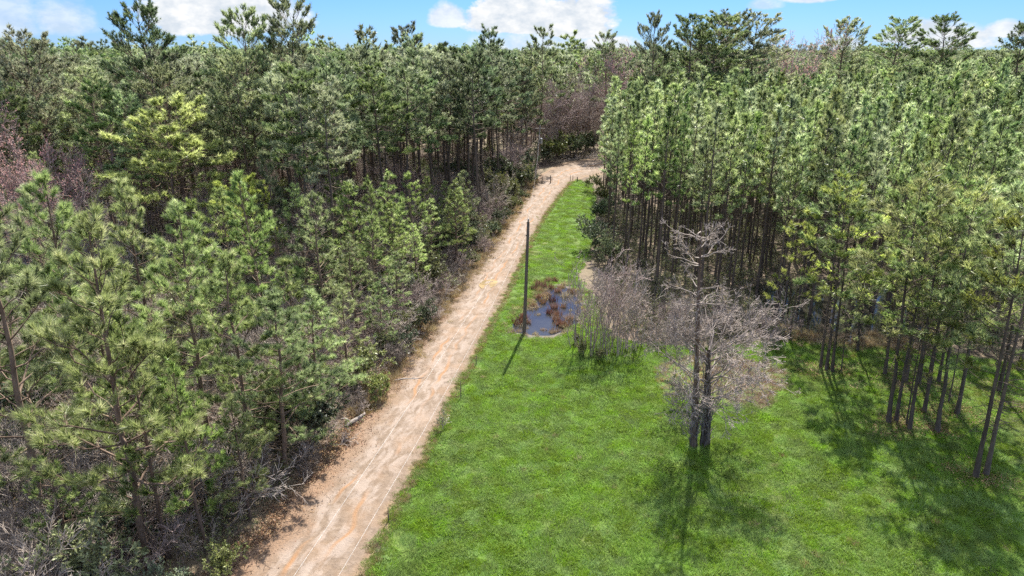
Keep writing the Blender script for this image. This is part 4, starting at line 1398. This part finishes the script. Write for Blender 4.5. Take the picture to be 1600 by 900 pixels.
# left verge of the track: straw, leaf litter
Pv = np.array([(xl(y) + dx, y) for y in rng.uniform(23, 127, 5200) for dx in [rng.normal() * .6 - .1]])
far = Pv[:, 1] > 40
Pv1 = Pv[far & (rng.uniform(0, 1, len(Pv)) < .75)]
scatter('verge_straw', Pv1, rng.uniform(0, 6.28, len(Pv1)), rng.uniform(.5, 1.35, len(Pv1)), ST, rng, .1, label='tan dead grass along the wooded verge of the track', category='dry grass')
Pl = np.array([(xl(y) + rng.normal() * .5 + .2, y) for y in 21 + 60 * rng.uniform(0, 1, 900) ** 1.6])
Pw = jgrid(-60, 2, 20, 75, 1.1, 1.1, .5, rng)
Pw = Pw[(Pw[:, 0] < xl(Pw[:, 1]) - .2) & in_view(Pw, 2)]
Pl = np.concatenate([Pl, Pw[rng.uniform(0, 1, len(Pw)) < .3]])
scatter('leaf_litter', np.c_[Pl, np.full(len(Pl), .03)], rng.uniform(0, 6.28, len(Pl)), rng.uniform(.7, 1.4, len(Pl)), LT, rng, .02, label='brown leaf litter along the track edge and under the left wood', category='leaf litter')
# weeds and thin grass creeping over the track's meadow side
yw = rng.uniform(22, 126, 2600)
Pwd = np.stack([xr(yw) - np.abs(rng.normal(size=2600)) * .45 + .25, yw], -1)
scatter('edge_weeds', np.c_[Pwd, np.full(len(Pwd), .02)], rng.uniform(0, 6.28, len(Pwd)), rng.uniform(.25, .75, len(Pwd)), GD[:3] + ST[:2], rng, .1, label='thin weeds creeping over the meadow edge of the track', category='weeds')
# needle litter round the feet of the meadow pines, dead stalks through the grass
FB = np.array([at(u, v) for (u, v, *_r) in FR])
Pf = np.repeat(FB, 7, 0) + rng.normal(size=(len(FB) * 7, 2)) * .9
scatter('needle_litter', np.c_[Pf, np.full(len(Pf), .06)], rng.uniform(0, 6.28, len(Pf)), rng.uniform(.7, 1.3, len(Pf)), LT, rng, .02, label='brown needle litter round the feet of the meadow pines', category='leaf litter')
Pds = Pg[rng.uniform(0, 1, len(Pg)) < .022]
scatter('dead_stalks', Pds, rng.uniform(0, 6.28, len(Pds)), rng.uniform(.4, .9, len(Pds)), ST, rng, .15, label='scattered dead straw stalks standing through the meadow grass', category='dry grass')
# straw at the water's edge
ky = rng.uniform(0, 6, 420)
FL8 = np.array(FLOOD)[6:]
Pe = np.stack([np.interp(ky, np.arange(7), FL8[:, 0]), np.interp(ky, np.arange(7), FL8[:, 1])], -1) + rng.normal(size=(420, 2)) * np.array([1.0, .9])
kp = rng.uniform(0, len(POND), 90)
PN = np.vstack([np.array(POND), np.array(POND)[:1]])
Pq = np.stack([np.interp(kp, np.arange(len(PN)), PN[:, 0]), np.interp(kp, np.arange(len(PN)), PN[:, 1])], -1) + rng.normal(size=(90, 2)) * .6
Pe = np.concatenate([Pe, Pq])
scatter('shore_straw', Pe, rng.uniform(0, 6.28, len(Pe)), rng.uniform(.6, 1.5, len(Pe)), ST, rng, .15, label='tan dead grass fringing the pond and the flooded strip', category='dry grass')
